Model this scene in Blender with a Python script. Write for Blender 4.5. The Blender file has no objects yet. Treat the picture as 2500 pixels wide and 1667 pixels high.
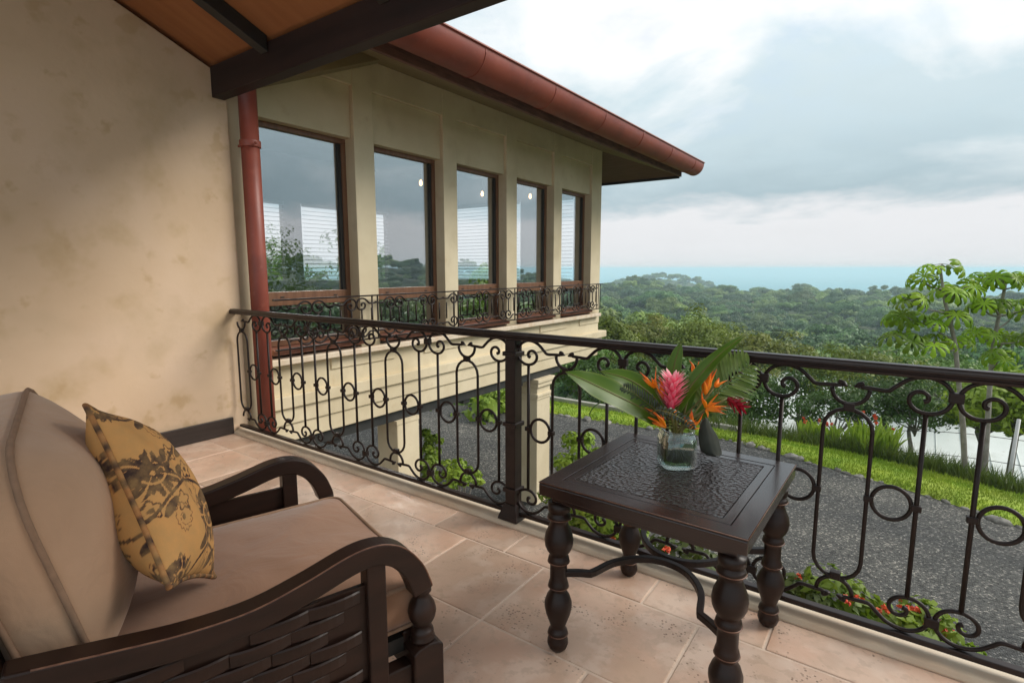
import bpy, math, random
import numpy as np
from mathutils import Vector, Matrix
random.seed(7); RNG = np.random.default_rng(7)
R_ = math.radians
scene = bpy.context.scene

# ------------------------------------------------------------------ camera, sky, sun, exposure
CAM_H, FPX, CX, CY = 1.45, 1321.6, 1250.0, 833.5
PITCH, YAW = math.atan2(177.5, FPX), R_(35.6)
cam_d = bpy.data.cameras.new('camera'); cam = bpy.data.objects.new('camera', cam_d)
scene.collection.objects.link(cam); scene.camera = cam
cam_d.sensor_width = 36; cam_d.lens = FPX / 2500 * 36
cam_d.clip_start = 0.05; cam_d.clip_end = 400000
cam.location = (0, 0, CAM_H); cam.rotation_euler = (math.pi / 2 - PITCH, 0, YAW)

SUN_EL, SUN_AZ = R_(38), R_(52)            # azimuth from +Y (sea side) towards +X
world = bpy.data.worlds.new('World'); scene.world = world; world.use_nodes = True
def build_world():
    nt = world.node_tree; N, L = nt.nodes, nt.links; N.clear()
    def n(t, **k):
        q = N.new(t)
        for a, b in k.items(): setattr(q, a, b)
        return q
    def math_(op, a, b=None, clamp=False):
        q = n('ShaderNodeMath', operation=op); q.use_clamp = clamp
        for i, v in enumerate((a, b)):
            if v is None: continue
            if isinstance(v, (int, float)): q.inputs[i].default_value = v
            else: L.new(v, q.inputs[i])
        return q.outputs[0]
    def mix(f, a, b):
        q = n('ShaderNodeMix', data_type='RGBA')
        for s, v in ((q.inputs[0], f), (q.inputs[6], a), (q.inputs[7], b)):
            if isinstance(v, tuple): s.default_value = v + (1,)
            elif isinstance(v, (int, float)): s.default_value = v
            else: L.new(v, s)
        return q.outputs[2]
    out = n('ShaderNodeOutputWorld'); bg = n('ShaderNodeBackground'); L.new(bg.outputs[0], out.inputs[0])
    bg.inputs[1].default_value = 0.1
    sky = n('ShaderNodeTexSky', sky_type='NISHITA'); sky.sun_disc = False
    sky.sun_elevation = SUN_EL; sky.sun_rotation = SUN_AZ; sky.dust_density = 3.0
    tc = n('ShaderNodeTexCoord'); sep = n('ShaderNodeSeparateXYZ'); L.new(tc.outputs['Generated'], sep.inputs[0])
    z = math_('MAXIMUM', sep.outputs[2], 0.0)
    den = math_('ADD', z, 0.22)
    comb = n('ShaderNodeCombineXYZ')
    L.new(math_('DIVIDE', sep.outputs[0], den), comb.inputs[0]); L.new(math_('DIVIDE', sep.outputs[1], den), comb.inputs[1])
    comb.inputs[2].default_value = 3.7
    def noise(sc, det, rough=.55, dist=.0):
        q = n('ShaderNodeTexNoise'); q.inputs['Scale'].default_value = sc; q.inputs['Detail'].default_value = det
        q.inputs['Roughness'].default_value = rough; q.inputs['Distortion'].default_value = dist
        L.new(comb.outputs[0], q.inputs['Vector']); return q.outputs[0]
    n1, n2, n3 = noise(1.1, 7, .55, .3), noise(2.6, 6, .6, .2), noise(2.0, 8, .6, .6)
    def ramp(v, *st):
        q = n('ShaderNodeValToRGB'); e = q.color_ramp.elements
        while len(e) < len(st): e.new(.5)
        for el, (p, c) in zip(e, st): el.position = p; el.color = (c if isinstance(c, tuple) else (c, c, c)) + (1,)
        L.new(v, q.inputs[0]); return q.outputs[0]
    # base of the cloud deck wanders with the noise
    zz = math_('ADD', z, math_('MULTIPLY', math_('SUBTRACT', n2, .5), .10))
    zz = math_('ADD', zz, math_('MULTIPLY', math_('SUBTRACT', n1, .5), .07))
    deck = ramp(zz, (0.0, (.60, .605, .62)), (.080, (.63, .635, .65)), (.118, (.335, .425, .465)), (.20, (.45, .545, .585)),
                (.36, (.56, .65, .69)), (.60, (.64, .70, .73)), (1, (.68, .73, .76)))
    white = mix(ramp(n1, (.45, 0.0), (.58, .95)), deck, (.80, .80, .80))
    white = mix(ramp(n3, (.50, 0.0), (.68, .55)), white, (.44, .56, .62))
    lowz = ramp(zz, (.10, 0.0), (.30, 1.0))
    cl = mix(lowz, deck, white)
    scl = n('ShaderNodeVectorMath', operation='SCALE'); L.new(cl, scl.inputs[0]); scl.inputs[3].default_value = 10.0 * SKY_GAIN
    gap = ramp(n2, (.30, .35), (.48, .0))
    cp = n('ShaderNodeVectorMath', operation='MINIMUM'); L.new(sky.outputs[0], cp.inputs[0]); cp.inputs[1].default_value = (3.4, 4.2, 4.8)
    L.new(mix(math_('MULTIPLY', gap, ramp(z, (.12, 0.0), (.35, 1.0))), scl.outputs[0], cp.outputs[0]), bg.inputs[0])
SKY_GAIN = 0.62
build_world()
sun_d = bpy.data.lights.new('sun', 'SUN'); sun = bpy.data.objects.new('sun', sun_d); scene.collection.objects.link(sun)
sun_d.energy = 1.5; sun_d.angle = R_(28); sun_d.color = (1, .93, .84)
sdir = Vector((math.sin(SUN_AZ) * math.cos(SUN_EL), math.cos(SUN_AZ) * math.cos(SUN_EL), math.sin(SUN_EL)))
sun.rotation_euler = (-sdir).to_track_quat('-Z', 'Y').to_euler(); sun.location = (0, 0, 30)
vs = scene.view_settings; vs.view_transform = 'Standard'; vs.look = 'None'; vs.gamma = 1; vs.use_curve_mapping = False
vs.exposure = 1.14
cy = scene.cycles; cy.use_denoising = True; cy.max_bounces = 10; cy.diffuse_bounces = 5; cy.transparent_max_bounces = 24
cy.volume_bounces = 1; cy.caustics_reflective = False; cy.caustics_refractive = False; cy.sample_clamp_indirect = 8

# ------------------------------------------------------------------ helpers
COL = scene.collection
FWD = Vector((-math.sin(YAW) * math.cos(PITCH), math.cos(YAW) * math.cos(PITCH), -math.sin(PITCH)))
RGT = Vector((math.cos(YAW), math.sin(YAW), 0)); UPV = RGT.cross(FWD); EYE = Vector((0, 0, CAM_H))
def at(px, py, depth):                      # photo pixel (2500 wide) at a distance along the view -> world point
    return EYE + (FWD * FPX + RGT * (px - CX) - UPV * (py - CY)) * (depth / FPX)
def atd(px, py, depth): return at(px * 1.0629, py * 1.0629, depth)
def lerp(a, b, t): return a + (b - a) * t

class MB:
    def __init__(s): s.v, s.f, s.t = [], [], []
    def add(s, verts, faces, tt=None):
        o = len(s.v); s.v += [tuple(p) for p in verts]; s.f += [tuple(i + o for i in f) for f in faces]
        s.t += list(tt) if tt is not None else [0.0] * len(verts); return s
    def box(s, x0, y0, z0, x1, y1, z1):
        v = [(x, y, z) for x in (x0, x1) for y in (y0, y1) for z in (z0, z1)]
        return s.add(v, [(0, 1, 3, 2), (4, 6, 7, 5), (0, 4, 5, 1), (2, 3, 7, 6), (0, 2, 6, 4), (1, 5, 7, 3)])
    def prism(s, poly, lo, hi, axis='x'):
        n = len(poly)
        def p(a, b, c): return {'x': (c, a, b), 'y': (a, c, b), 'z': (a, b, c)}[axis]
        v = [p(a, b, lo) for a, b in poly] + [p(a, b, hi) for a, b in poly]
        f = [tuple(range(n))[::-1], tuple(range(n, 2 * n))] + [(i, (i + 1) % n, (i + 1) % n + n, i + n) for i in range(n)]
        return s.add(v, f)
    def tube(s, path, r, sides=8, closed=False, tt=None, flat=1.0, up=None):
        P = [Vector(p) for p in path]; n = len(P)
        rr = r if isinstance(r, (list, tuple)) else [r] * n
        tang = []
        for i in range(n):
            a = P[(i - 1) % n] if (closed or i > 0) else P[i]; b = P[(i + 1) % n] if (closed or i < n - 1) else P[i]
            t = (b - a); tang.append(t.normalized() if t.length > 1e-9 else Vector((0, 0, 1)))
        ref = Vector(up) if up is not None else (Vector((0, 0, 1)) if abs(tang[0].z) < .9 else Vector((0, 1, 0)))
        nrm = (ref - tang[0] * ref.dot(tang[0])).normalized(); v = []; tv = []
        for i in range(n):
            if up is not None: nrm = (Vector(up) - tang[i] * Vector(up).dot(tang[i])).normalized()
            else: nrm = (nrm - tang[i] * nrm.dot(tang[i])).normalized()
            b = tang[i].cross(nrm)
            for k in range(sides):
                a = 2 * math.pi * (k + .5) / sides
                v.append(P[i] + (nrm * math.cos(a) * flat + b * math.sin(a)) * rr[i])
                tv.append(tt[i] if tt is not None else i / max(1, n - 1))
        f = []
        for i in range(n if closed else n - 1):
            j = (i + 1) % n
            for k in range(sides):
                q = (k + 1) % sides; f.append((i * sides + k, i * sides + q, j * sides + q, j * sides + k))
        if not closed: f += [tuple(range(sides))[::-1], tuple(range((n - 1) * sides, n * sides))]
        return s.add(v, f, tv)
    def lathe(s, prof, seg=16, c=(0, 0, 0)):
        v = []; n = len(prof)
        for r, z in prof:
            for k in range(seg):
                a = 2 * math.pi * k / seg; v.append((c[0] + r * math.cos(a), c[1] + r * math.sin(a), c[2] + z))
        f = [(i * seg + k, i * seg + (k + 1) % seg, (i + 1) * seg + (k + 1) % seg, (i + 1) * seg + k) for i in range(n - 1) for k in range(seg)]
        f += [tuple(range(seg))[::-1], tuple(range((n - 1) * seg, n * seg))]
        return s.add(v, f)
    def loft(s, loops, cap0=True, cap1=True):
        n = len(loops[0]); v = [p for l in loops for p in l]
        f = [(i * n + k, i * n + (k + 1) % n, (i + 1) * n + (k + 1) % n, (i + 1) * n + k) for i in range(len(loops) - 1) for k in range(n)]
        if cap0: f.append(tuple(range(n))[::-1])
        if cap1: f.append(tuple(range((len(loops) - 1) * n, len(loops) * n)))
        return s.add(v, f)
    def grid(s, rows, tt=None):
        n = len(rows[0]); v = [p for r in rows for p in r]
        f = [(i * n + k, i * n + k + 1, (i + 1) * n + k + 1, (i + 1) * n + k) for i in range(len(rows) - 1) for k in range(n - 1)]
        return s.add(v, f, tt)
    def leaf(s, mid, w, face, fold=.15, wave=0., st=14, cols=6, prof=None):
        P = spline(mid, st); face = Vector(face).normalized(); rows = []; tt = []
        ph = random.random() * 6
        for i, p in enumerate(P):
            t = i / (st - 1)
            tg = (P[min(i + 1, st - 1)] - P[max(i - 1, 0)]).normalized(); side = tg.cross(face).normalized(); nn = side.cross(tg)
            hw = w * (prof(t) if prof else max(.02, (math.sin(math.pi * min(1, t * .96 + .03)) ** .75) * (1 - .25 * t)))
            row = []
            for c in range(cols + 1):
                a = -1 + 2 * c / cols
                row.append(p + side * a * hw + nn * (abs(a) * fold * hw + wave * a * abs(a) * math.sin(t * 19 + ph + (1.3 if a > 0 else 0)) * hw))
                tt.append(abs(a))
            rows.append(row)
        return s.grid(rows, tt)
    def mesh(s, name, smooth=True):
        m = bpy.data.meshes.new(name); m.from_pydata(s.v, [], s.f)
        if smooth: m.polygons.foreach_set('use_smooth', [True] * len(m.polygons))
        if any(s.t):
            a = m.attributes.new('tt', 'FLOAT', 'POINT'); a.data.foreach_set('value', s.t)
        m.update(); return m
    def build(s, name, mat, parent=None, smooth=True, bevel=0, loc=None):
        return link(name, s.mesh(name, smooth), mat, parent, bevel, loc)
def link(name, mesh, mat, parent=None, bevel=0, loc=None):
    if mat is not None and not mesh.materials: mesh.materials.append(mat)
    o = bpy.data.objects.new(name, mesh); COL.objects.link(o)
    if parent is not None:
        o.parent = parent
        if loc is None and not is_local(parent): o.matrix_parent_inverse = root_inv(parent)
    if loc is not None: o.location = loc
    if bevel:
        b = o.modifiers.new('bevel', 'BEVEL'); b.width = bevel; b.segments = 2; b.limit_method = 'ANGLE'; b.angle_limit = R_(35)
    return o
def is_local(p):
    while p is not None:
        if p.get('_local'): return True
        p = p.parent
    return False
def root_inv(p):
    m = Matrix.Identity(4); chain = []
    while p is not None: chain.append(p); p = p.parent
    for q in reversed(chain):
        m = m @ q.matrix_parent_inverse @ Matrix.LocRotScale(q.location, q.rotation_euler, q.scale)
    return m.inverted()
def tag(o, label=None, cat=None, group=None, kind=None):
    for k, v in (('label', label), ('category', cat), ('group', group), ('kind', kind)):
        if v: o[k] = v
    return o
def thing(name, loc, label, cat, group=None, rz=0, local=False):
    o = bpy.data.objects.new(name, None); COL.objects.link(o); o.location = loc; o.rotation_euler = (0, 0, rz)
    o.empty_display_size = .1; tag(o, label, cat, group)
    if local: o['_local'] = 1
    return o
def spline(pts, n):
    P = [Vector(p) for p in pts]
    if len(P) == 2: return [P[0].lerp(P[1], i / (n - 1)) for i in range(n)]
    Q = [P[0] * 2 - P[1]] + P + [P[-1] * 2 - P[-2]]; out = []; m = len(P) - 1
    for i in range(n):
        x = i / (n - 1) * m; k = min(int(x), m - 1); t = x - k; a, b, c, d = Q[k:k + 4]
        out.append(.5 * ((2 * b) + (c - a) * t + (2 * a - 5 * b + 4 * c - d) * t * t + (3 * b - a - 3 * c + d) * t ** 3))
    return out

# ------------------------------------------------------------------ materials
def newmat(name):
    m = bpy.data.materials.new(name); m.use_nodes = True; nt = m.node_tree; nt.nodes.clear()
    return m, nt.nodes, nt.links
def mat(name, c1, c2=None, rough=.6, metal=0., scale=4., detail=6., lo=.35, hi=.65, coord='pos', bump=0., bscale=60., bdist=.01,
        rnd=0., wrinkle=0., stains=None, trans=0., coat=0., spec=.5, sheen=0., tt=None, stretch=None, pits=0., rcol=None):
    m, N, L = newmat(name)
    out = N.new('ShaderNodeOutputMaterial'); b = N.new('ShaderNodeBsdfPrincipled'); L.new(b.outputs[0], out.inputs[0])
    b.inputs['Roughness'].default_value = rough; b.inputs['Metallic'].default_value = metal
    b.inputs['Specular IOR Level'].default_value = spec; b.inputs['Coat Weight'].default_value = coat; b.inputs['Coat Roughness'].default_value = .15
    if sheen: b.inputs['Sheen Weight'].default_value = sheen; b.inputs['Sheen Roughness'].default_value = .5
    if coord == 'pos': g = N.new('ShaderNodeNewGeometry'); vec = g.outputs['Position']
    else: g = N.new('ShaderNodeTexCoord'); vec = g.outputs['Object']
    oi = N.new('ShaderNodeObjectInfo')
    if coord == 'obj':
        ad = N.new('ShaderNodeVectorMath'); ad.operation = 'MULTIPLY_ADD'; L.new(oi.outputs['Random'], ad.inputs[0])
        ad.inputs[1].default_value = (37, 53, 19); L.new(vec, ad.inputs[2]); vec = ad.outputs[0]
    if stretch:
        mp = N.new('ShaderNodeMapping'); mp.inputs['Scale'].default_value = stretch; L.new(vec, mp.inputs[0]); vec = mp.outputs[0]
    def noise(sc, det=6., r=.55):
        q = N.new('ShaderNodeTexNoise'); q.inputs['Scale'].default_value = sc; q.inputs['Detail'].default_value = det
        q.inputs['Roughness'].default_value = r; L.new(vec, q.inputs['Vector']); return q.outputs[0]
    def ramp(v, st):
        q = N.new('ShaderNodeValToRGB'); e = q.color_ramp.elements
        while len(e) < len(st): e.new(.5)
        for el, (p, c) in zip(e, st): el.position = p; el.color = tuple(c) + (1,)
        L.new(v, q.inputs[0]); return q.outputs[0]
    def mix(f, a, bb, mode='MIX'):
        q = N.new('ShaderNodeMix'); q.data_type = 'RGBA'; q.blend_type = mode
        for s, v in ((q.inputs[0], f), (q.inputs[6], a), (q.inputs[7], bb)):
            if isinstance(v, (tuple, list)): s.default_value = tuple(v) + (1,)
            elif isinstance(v, (int, float)): s.default_value = v
            else: L.new(v, s)
        return q.outputs[2]
    if tt:
        a = N.new('ShaderNodeAttribute'); a.attribute_name = 'tt'; col = ramp(a.outputs['Fac'], tt)
        if c2: col = mix(ramp(noise(scale, detail), [(lo, (0, 0, 0)), (hi, (.5, .5, .5))]), col, c2)
    elif c2: col = ramp(noise(scale, detail), [(lo, c1), (hi, c2)])
    else:
        q = N.new('ShaderNodeRGB'); q.outputs[0].default_value = tuple(c1) + (1,); col = q.outputs[0]
    if stains:
        for sc, p0, p1, c, amt in stains:
            col = mix(ramp(noise(sc, 4.), [(p0, (0, 0, 0)), (p1, (amt,) * 3)]), col, c)
    bh = None
    if pits:
        vo = N.new('ShaderNodeTexVoronoi'); vo.inputs['Scale'].default_value = 62; L.new(vec, vo.inputs['Vector'])
        vo.feature = 'F1'
        spot = ramp(vo.outputs['Distance'], [(.18, (1, 1, 1)), (.34, (0, 0, 0))])
        msk = ramp(noise(5, 5., .65), [(.53, (0, 0, 0)), (.62, (.8, .8, .8))])
        mm = mix(1.0, spot, msk, 'MULTIPLY'); col = mix(mm, col, (.19, .12, .085)); bh = mm
    if rcol:
        wn = N.new('ShaderNodeTexWhiteNoise'); wn.noise_dimensions = '1D'; L.new(oi.outputs['Random'], wn.inputs['W']); col = mix(ramp(wn.outputs['Value'], [(.25, (0, 0, 0)), (1, (1, 1, 1))]), col, rcol)
    if rnd:
        h = N.new('ShaderNodeHueSaturation'); L.new(col, h.inputs['Color'])
        mr = N.new('ShaderNodeMapRange'); mr.inputs[3].default_value = 1 - rnd; mr.inputs[4].default_value = 1 + rnd
        L.new(oi.outputs['Random'], mr.inputs[0]); L.new(mr.outputs[0], h.inputs['Value']); col = h.outputs[0]
    L.new(col, b.inputs['Base Color'])
    if bump:
        bp = N.new('ShaderNodeBump'); bp.inputs['Strength'].default_value = bump; bp.inputs['Distance'].default_value = bdist
        L.new(noise(bscale, 3., .6), bp.inputs['Height']); L.new(bp.outputs[0], b.inputs['Normal'])
        if bh is not None:
            b2 = N.new('ShaderNodeBump'); b2.invert = True; b2.inputs['Strength'].default_value = .6; b2.inputs['Distance'].default_value = .003
            L.new(bh, b2.inputs['Height']); L.new(bp.outputs[0], b2.inputs['Normal']); L.new(b2.outputs[0], b.inputs['Normal'])
    if wrinkle:
        b3 = N.new('ShaderNodeBump'); b3.inputs['Strength'].default_value = wrinkle; b3.inputs['Distance'].default_value = .02
        wv = N.new('ShaderNodeTexNoise'); wv.inputs['Scale'].default_value = 5.5; wv.inputs['Detail'].default_value = 3; wv.inputs['Distortion'].default_value = 1.2; L.new(vec, wv.inputs['Vector'])
        L.new(wv.outputs[0], b3.inputs['Height']); L.new(bp.outputs[0], b3.inputs['Normal']); L.new(b3.outputs[0], b.inputs['Normal'])
    if trans:
        tr = N.new('ShaderNodeBsdfTranslucent'); L.new(col, tr.inputs[0]); mx = N.new('ShaderNodeMixShader'); mx.inputs[0].default_value = trans
        L.new(b.outputs[0], mx.inputs[1]); L.new(tr.outputs[0], mx.inputs[2]); L.new(mx.outputs[0], out.inputs[0])
    return m
def glassmat(name, refl, tint, rough=0.0, graze=.75):
    m, N, L = newmat(name); out = N.new('ShaderNodeOutputMaterial')
    t = N.new('ShaderNodeBsdfTransparent'); t.inputs[0].default_value = tint + (1,)
    g = N.new('ShaderNodeBsdfGlossy'); g.inputs['Roughness'].default_value = rough; g.inputs[0].default_value = (.95, .98, 1, 1)
    lw = N.new('ShaderNodeLayerWeight'); lw.inputs[0].default_value = .35
    mr = N.new('ShaderNodeMapRange'); mr.inputs[3].default_value = refl; mr.inputs[4].default_value = graze
    L.new(lw.outputs['Facing'], mr.inputs[0]); mx = N.new('ShaderNodeMixShader'); L.new(mr.outputs[0], mx.inputs[0])
    L.new(t.outputs[0], mx.inputs[1]); L.new(g.outputs[0], mx.inputs[2]); L.new(mx.outputs[0], out.inputs[0]); return m
def emit(name, c, s):
    m, N, L = newmat(name); out = N.new('ShaderNodeOutputMaterial'); e = N.new('ShaderNodeEmission')
    e.inputs[0].default_value = c + (1,); e.inputs[1].default_value = s; L.new(e.outputs[0], out.inputs[0]); return m

M = {}
M['wall'] = mat('wall_plaster', (.54, .395, .262), (.61, .46, .32), .9, scale=.9, bump=.3, bscale=9, bdist=.008,
                stains=[(2.3, .52, .66, (.42, .30, .16), .55), (4.5, .60, .67, (.40, .27, .13), .45), (1.3, .5, .7, (.63, .48, .36), .5), (.8, .55, .75, (.38, .29, .18), .5), (9, .64, .74, (.42, .30, .17), .25)])
M['facade'] = mat('facade_plaster', (.58, .49, .33), (.68, .59, .42), .9, scale=1.3, bump=.2, bscale=16, bdist=.006,
                  stains=[(1.7, .56, .72, (.50, .42, .27), .6), (6, .62, .72, (.52, .40, .24), .35)])
M['base'] = mat('baseboard_wood', (.022, .015, .012), (.035, .024, .02), .45, scale=6, stretch=(1, .2, 4))
M['iron'] = mat('wrought_iron', (.011, .0065, .005), (.020, .011, .009), .45, spec=.3, metal=.1, scale=22, bump=.15, bscale=120, bdist=.002)
M['rail'] = mat('rail_iron', (.014, .008, .007), (.024, .014, .012), .35, spec=.4, metal=.15, scale=18, bump=.08, bscale=90, bdist=.002)
M['tile'] = mat('travertine_tile', (.60, .39, .28), (.74, .55, .425), .30, scale=3.2, coord='obj', rnd=.15, bump=.12, bscale=30, bdist=.004,
                stains=[(1.6, .46, .66, (.52, .36, .26), .65), (6, .52, .62, (.76, .61, .50), .4), (3.4, .56, .64, (.50, .36, .265), .45), (19, .55, .63, (.50, .355, .26), .5)], pits=1, spec=.4)
M['grout'] = mat('floor_grout', (.64, .50, .40), (.72, .58, .47), .9, scale=30)
M['kerb'] = mat('kerb_stone', (.60, .49, .36), (.70, .60, .47), .5, scale=2.5, stretch=(1, 3, 3), stains=[(2.2, .52, .68, (.60, .42, .28), .6)], bump=.1, bscale=25, bdist=.004, pits=0)
M['wood'] = mat('dark_stained_wood', (.011, .0045, .0028), (.021, .0085, .0052), .42, scale=5, coord='obj', stretch=(1, 1, 5), coat=.04, spec=.3, bump=.06, bscale=60, bdist=.002)
M['woodtop'] = mat('table_top_wood', (.013, .0058, .0045), (.021, .009, .007), .27, scale=4, coord='obj', coat=.3)
M['worn_hl'] = mat('worn_highlight', (.17, .08, .045), (.09, .036, .022), .5, scale=40, coord='obj')  # tan edge lines: wear and a painted highlight in one colour
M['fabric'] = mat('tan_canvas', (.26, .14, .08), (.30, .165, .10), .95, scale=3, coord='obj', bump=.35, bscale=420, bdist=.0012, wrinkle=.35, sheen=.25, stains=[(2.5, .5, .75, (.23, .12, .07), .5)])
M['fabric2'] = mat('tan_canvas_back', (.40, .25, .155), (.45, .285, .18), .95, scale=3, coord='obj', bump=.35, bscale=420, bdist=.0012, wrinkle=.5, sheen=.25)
M['piping'] = mat('brown_piping', (.22, .135, .085), (.27, .165, .105), .9, scale=30, coord='obj')
M['beam'] = mat('beam_wood', (.013, .006, .005), (.024, .011, .009), .55, spec=.3, scale=3, stretch=(.4, 4, 4), bump=.1, bscale=40, bdist=.003)
M['rafter'] = mat('rafter_wood', (.012, .011, .010), (.02, .017, .014), .55, scale=4)
M['ceil'] = mat('roof_boards', (.24, .085, .024), (.30, .115, .036), .7, scale=2, stretch=(4, .5, 1))
M['red'] = mat('red_metal_paint', (.20, .042, .026), (.26, .058, .035), .5, scale=2, stains=[(3, .5, .7, (.15, .035, .025), .6), (11, .6, .72, (.30, .10, .07), .4)], coat=.05)
M['fascia'] = mat('fascia_wood', (.10, .05, .04), (.20, .10, .08), .75, scale=7, stretch=(4, .6, 4), bump=.2, bscale=30, bdist=.004)
M['soffit'] = mat('soffit_olive', (.20, .155, .075), (.24, .19, .10), .9, scale=2)
M['soffitb'] = mat('soffit_brown', (.10, .05, .036), (.13, .065, .05), .8, scale=5, stretch=(.5, 4, 1))
M['frame'] = mat('window_wood', (.13, .058, .028), (.19, .088, .045), .45, scale=5, stretch=(4, 4, .7))
M['steel'] = mat('dark_beam', (.018, .02, .02), (.03, .03, .028), .6, scale=5)
M['terra'] = mat('terracotta_sill', (.20, .075, .045), (.26, .10, .06), .7, scale=9)
M['pane'] = glassmat('window_glass', .245, (.98, 1, 1), graze=.62)
M['vglass'] = glassmat('vase_glass', .05, (.90, .95, .91), graze=.8)
M['white'] = mat('blind_backlit', (.30, .29, .27), None, .6)  # slat colour darkened to stand for their backlit shade
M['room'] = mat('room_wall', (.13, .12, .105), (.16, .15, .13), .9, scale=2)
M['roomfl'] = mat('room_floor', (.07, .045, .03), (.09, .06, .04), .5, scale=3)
M['bulb'] = emit('lit_bulb', (1, .55, .22), 4)
M['gravel'] = None
def gravel():
    m, N, L = newmat('gravel'); out = N.new('ShaderNodeOutputMaterial'); b = N.new('ShaderNodeBsdfPrincipled'); L.new(b.outputs[0], out.inputs[0])
    b.inputs['Roughness'].default_value = .85
    g = N.new('ShaderNodeNewGeometry'); v = N.new('ShaderNodeTexVoronoi'); v.inputs['Scale'].default_value = 46; v.inputs['Randomness'].default_value = 1
    L.new(g.outputs['Position'], v.inputs['Vector'])
    sp = N.new('ShaderNodeSeparateColor'); L.new(v.outputs['Color'], sp.inputs[0])
    r = N.new('ShaderNodeValToRGB'); e = r.color_ramp.elements; e[0].position = .1; e[0].color = (.022, .023, .023, 1); e[1].position = .9; e[1].color = (.105, .108, .105, 1)
    x = e.new(.97); x.color = (.30, .29, .27, 1)
    L.new(sp.outputs[0], r.inputs[0])
    n2 = N.new('ShaderNodeTexNoise'); n2.inputs['Scale'].default_value = .9; n2.inputs['Detail'].default_value = 7; mpg = N.new('ShaderNodeMapping'); mpg.inputs['Scale'].default_value = (.22, 1, 1); mpg.inputs['Rotation'].default_value = (0, 0, .12); L.new(g.outputs['Position'], mpg.inputs[0]); L.new(mpg.outputs[0], n2.inputs['Vector'])
    r2 = N.new('ShaderNodeValToRGB'); e = r2.color_ramp.elements; e[0].position = .35; e[0].color = (.72, .72, .72, 1); e[1].position = .68; e[1].color = (1.6, 1.52, 1.38, 1)
    L.new(n2.outputs[0], r2.inputs[0])
    mx = N.new('ShaderNodeMix'); mx.data_type = 'RGBA'; mx.blend_type = 'MULTIPLY'; mx.inputs[0].default_value = 1
    L.new(r.outputs[0], mx.inputs[6]); L.new(r2.outputs[0], mx.inputs[7]); L.new(mx.outputs[2], b.inputs['Base Color'])
    bp = N.new('ShaderNodeBump'); bp.invert = True; bp.inputs['Strength'].default_value = 1; bp.inputs['Distance'].default_value = .018
    L.new(v.outputs['Distance'], bp.inputs['Height']); L.new(bp.outputs[0], b.inputs['Normal']); return m
M['gravel'] = gravel()
def hammered():
    m, N, L = newmat('hammered_copper'); out = N.new('ShaderNodeOutputMaterial'); b = N.new('ShaderNodeBsdfPrincipled'); L.new(b.outputs[0], out.inputs[0])
    b.inputs['Base Color'].default_value = (.028, .018, .016, 1); b.inputs['Roughness'].default_value = .22; b.inputs['Metallic'].default_value = .45
    t = N.new('ShaderNodeTexCoord'); mp = N.new('ShaderNodeMapping'); mp.inputs['Scale'].default_value = (1, 1.25, 1); L.new(t.outputs['Object'], mp.inputs[0])
    v = N.new('ShaderNodeTexVoronoi'); v.feature = 'SMOOTH_F1'; v.inputs['Scale'].default_value = 52; v.inputs['Smoothness'].default_value = .5
    v.inputs['Randomness'].default_value = .7; L.new(mp.outputs[0], v.inputs['Vector'])
    bp = N.new('ShaderNodeBump'); bp.inputs['Strength'].default_value = .8; bp.inputs['Distance'].default_value = .007
    L.new(v.outputs['Distance'], bp.inputs['Height']); L.new(bp.outputs[0], b.inputs['Normal']); return m
M['hammer'] = hammered()
def leafmat(name, a, b2, rnd=.25, trans=.35, scale=.6, rough=.55, rcol=None): return mat(name, a, b2, rough, scale=scale, rnd=rnd, trans=trans, coord='pos', lo=.3, hi=.7, detail=4, rcol=rcol)
M['lf_dark'] = leafmat('foliage_dark', (.045, .10, .015), (.085, .165, .028))
M['lf_mid'] = leafmat('foliage_mid', (.07, .155, .02), (.125, .23, .032))
M['lf_olive'] = leafmat('foliage_olive', (.13, .195, .018), (.23, .29, .03))
M['lf_lime'] = leafmat('foliage_lime', (.15, .25, .02), (.26, .35, .035))
M['lf_red'] = leafmat('foliage_russet', (.12, .165, .02), (.21, .22, .035))
M['lf_far'] = leafmat('foliage_far', (.035, .105, .025), (.085, .18, .04), rnd=.5, trans=.15, scale=.05, rcol=(.20, .28, .055))
M['lf_cec'] = mat('cecropia_leaf', (.14, .28, .010), (.25, .38, .02), .5, scale=2, rnd=.45, trans=.28, spec=.25, stains=[(7, .60, .72, (.20, .22, .03), .5)])
M['bark'] = mat('bark_grey', (.20, .18, .15), (.33, .31, .27), .9, scale=6, bump=.4, bscale=20, bdist=.02)
M['grass'] = mat('lawn_grass', (.20, .33, .015), (.33, .43, .03), .8, scale=1.8, bump=.6, bscale=45, bdist=.03, stains=[(.5, .5, .7, (.30, .33, .06), .6)])
M['terrain'] = mat('hill_ground', (.04, .065, .02), (.08, .10, .035), .95, scale=.15)
M['stone'] = mat('edging_stone', (.11, .105, .095), (.26, .25, .225), .9, scale=9, rnd=.3, bump=.4, bscale=22, bdist=.02)
M['concrete'] = mat('concrete', (.28, .27, .24), (.36, .35, .31), .9, scale=3, bump=.2, bscale=30, bdist=.01)
M['sea'] = mat('sea_water', (.004, .20, .25), (.012, .27, .32), .35, scale=.0012, spec=.3)
M['wroof'] = mat('white_sheet_roof', (.58, .63, .60), (.68, .72, .70), .5, scale=.6, stains=[(1.2, .5, .7, (.48, .52, .47), .7), (5, .6, .75, (.42, .42, .36), .5)])
M['pole'] = mat('white_pole', (.6, .6, .6), (.7, .7, .7), .6, scale=3)
M['redroof'] = mat('far_red_roof', (.45, .10, .09), (.52, .14, .12), .8, scale=1)
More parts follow.
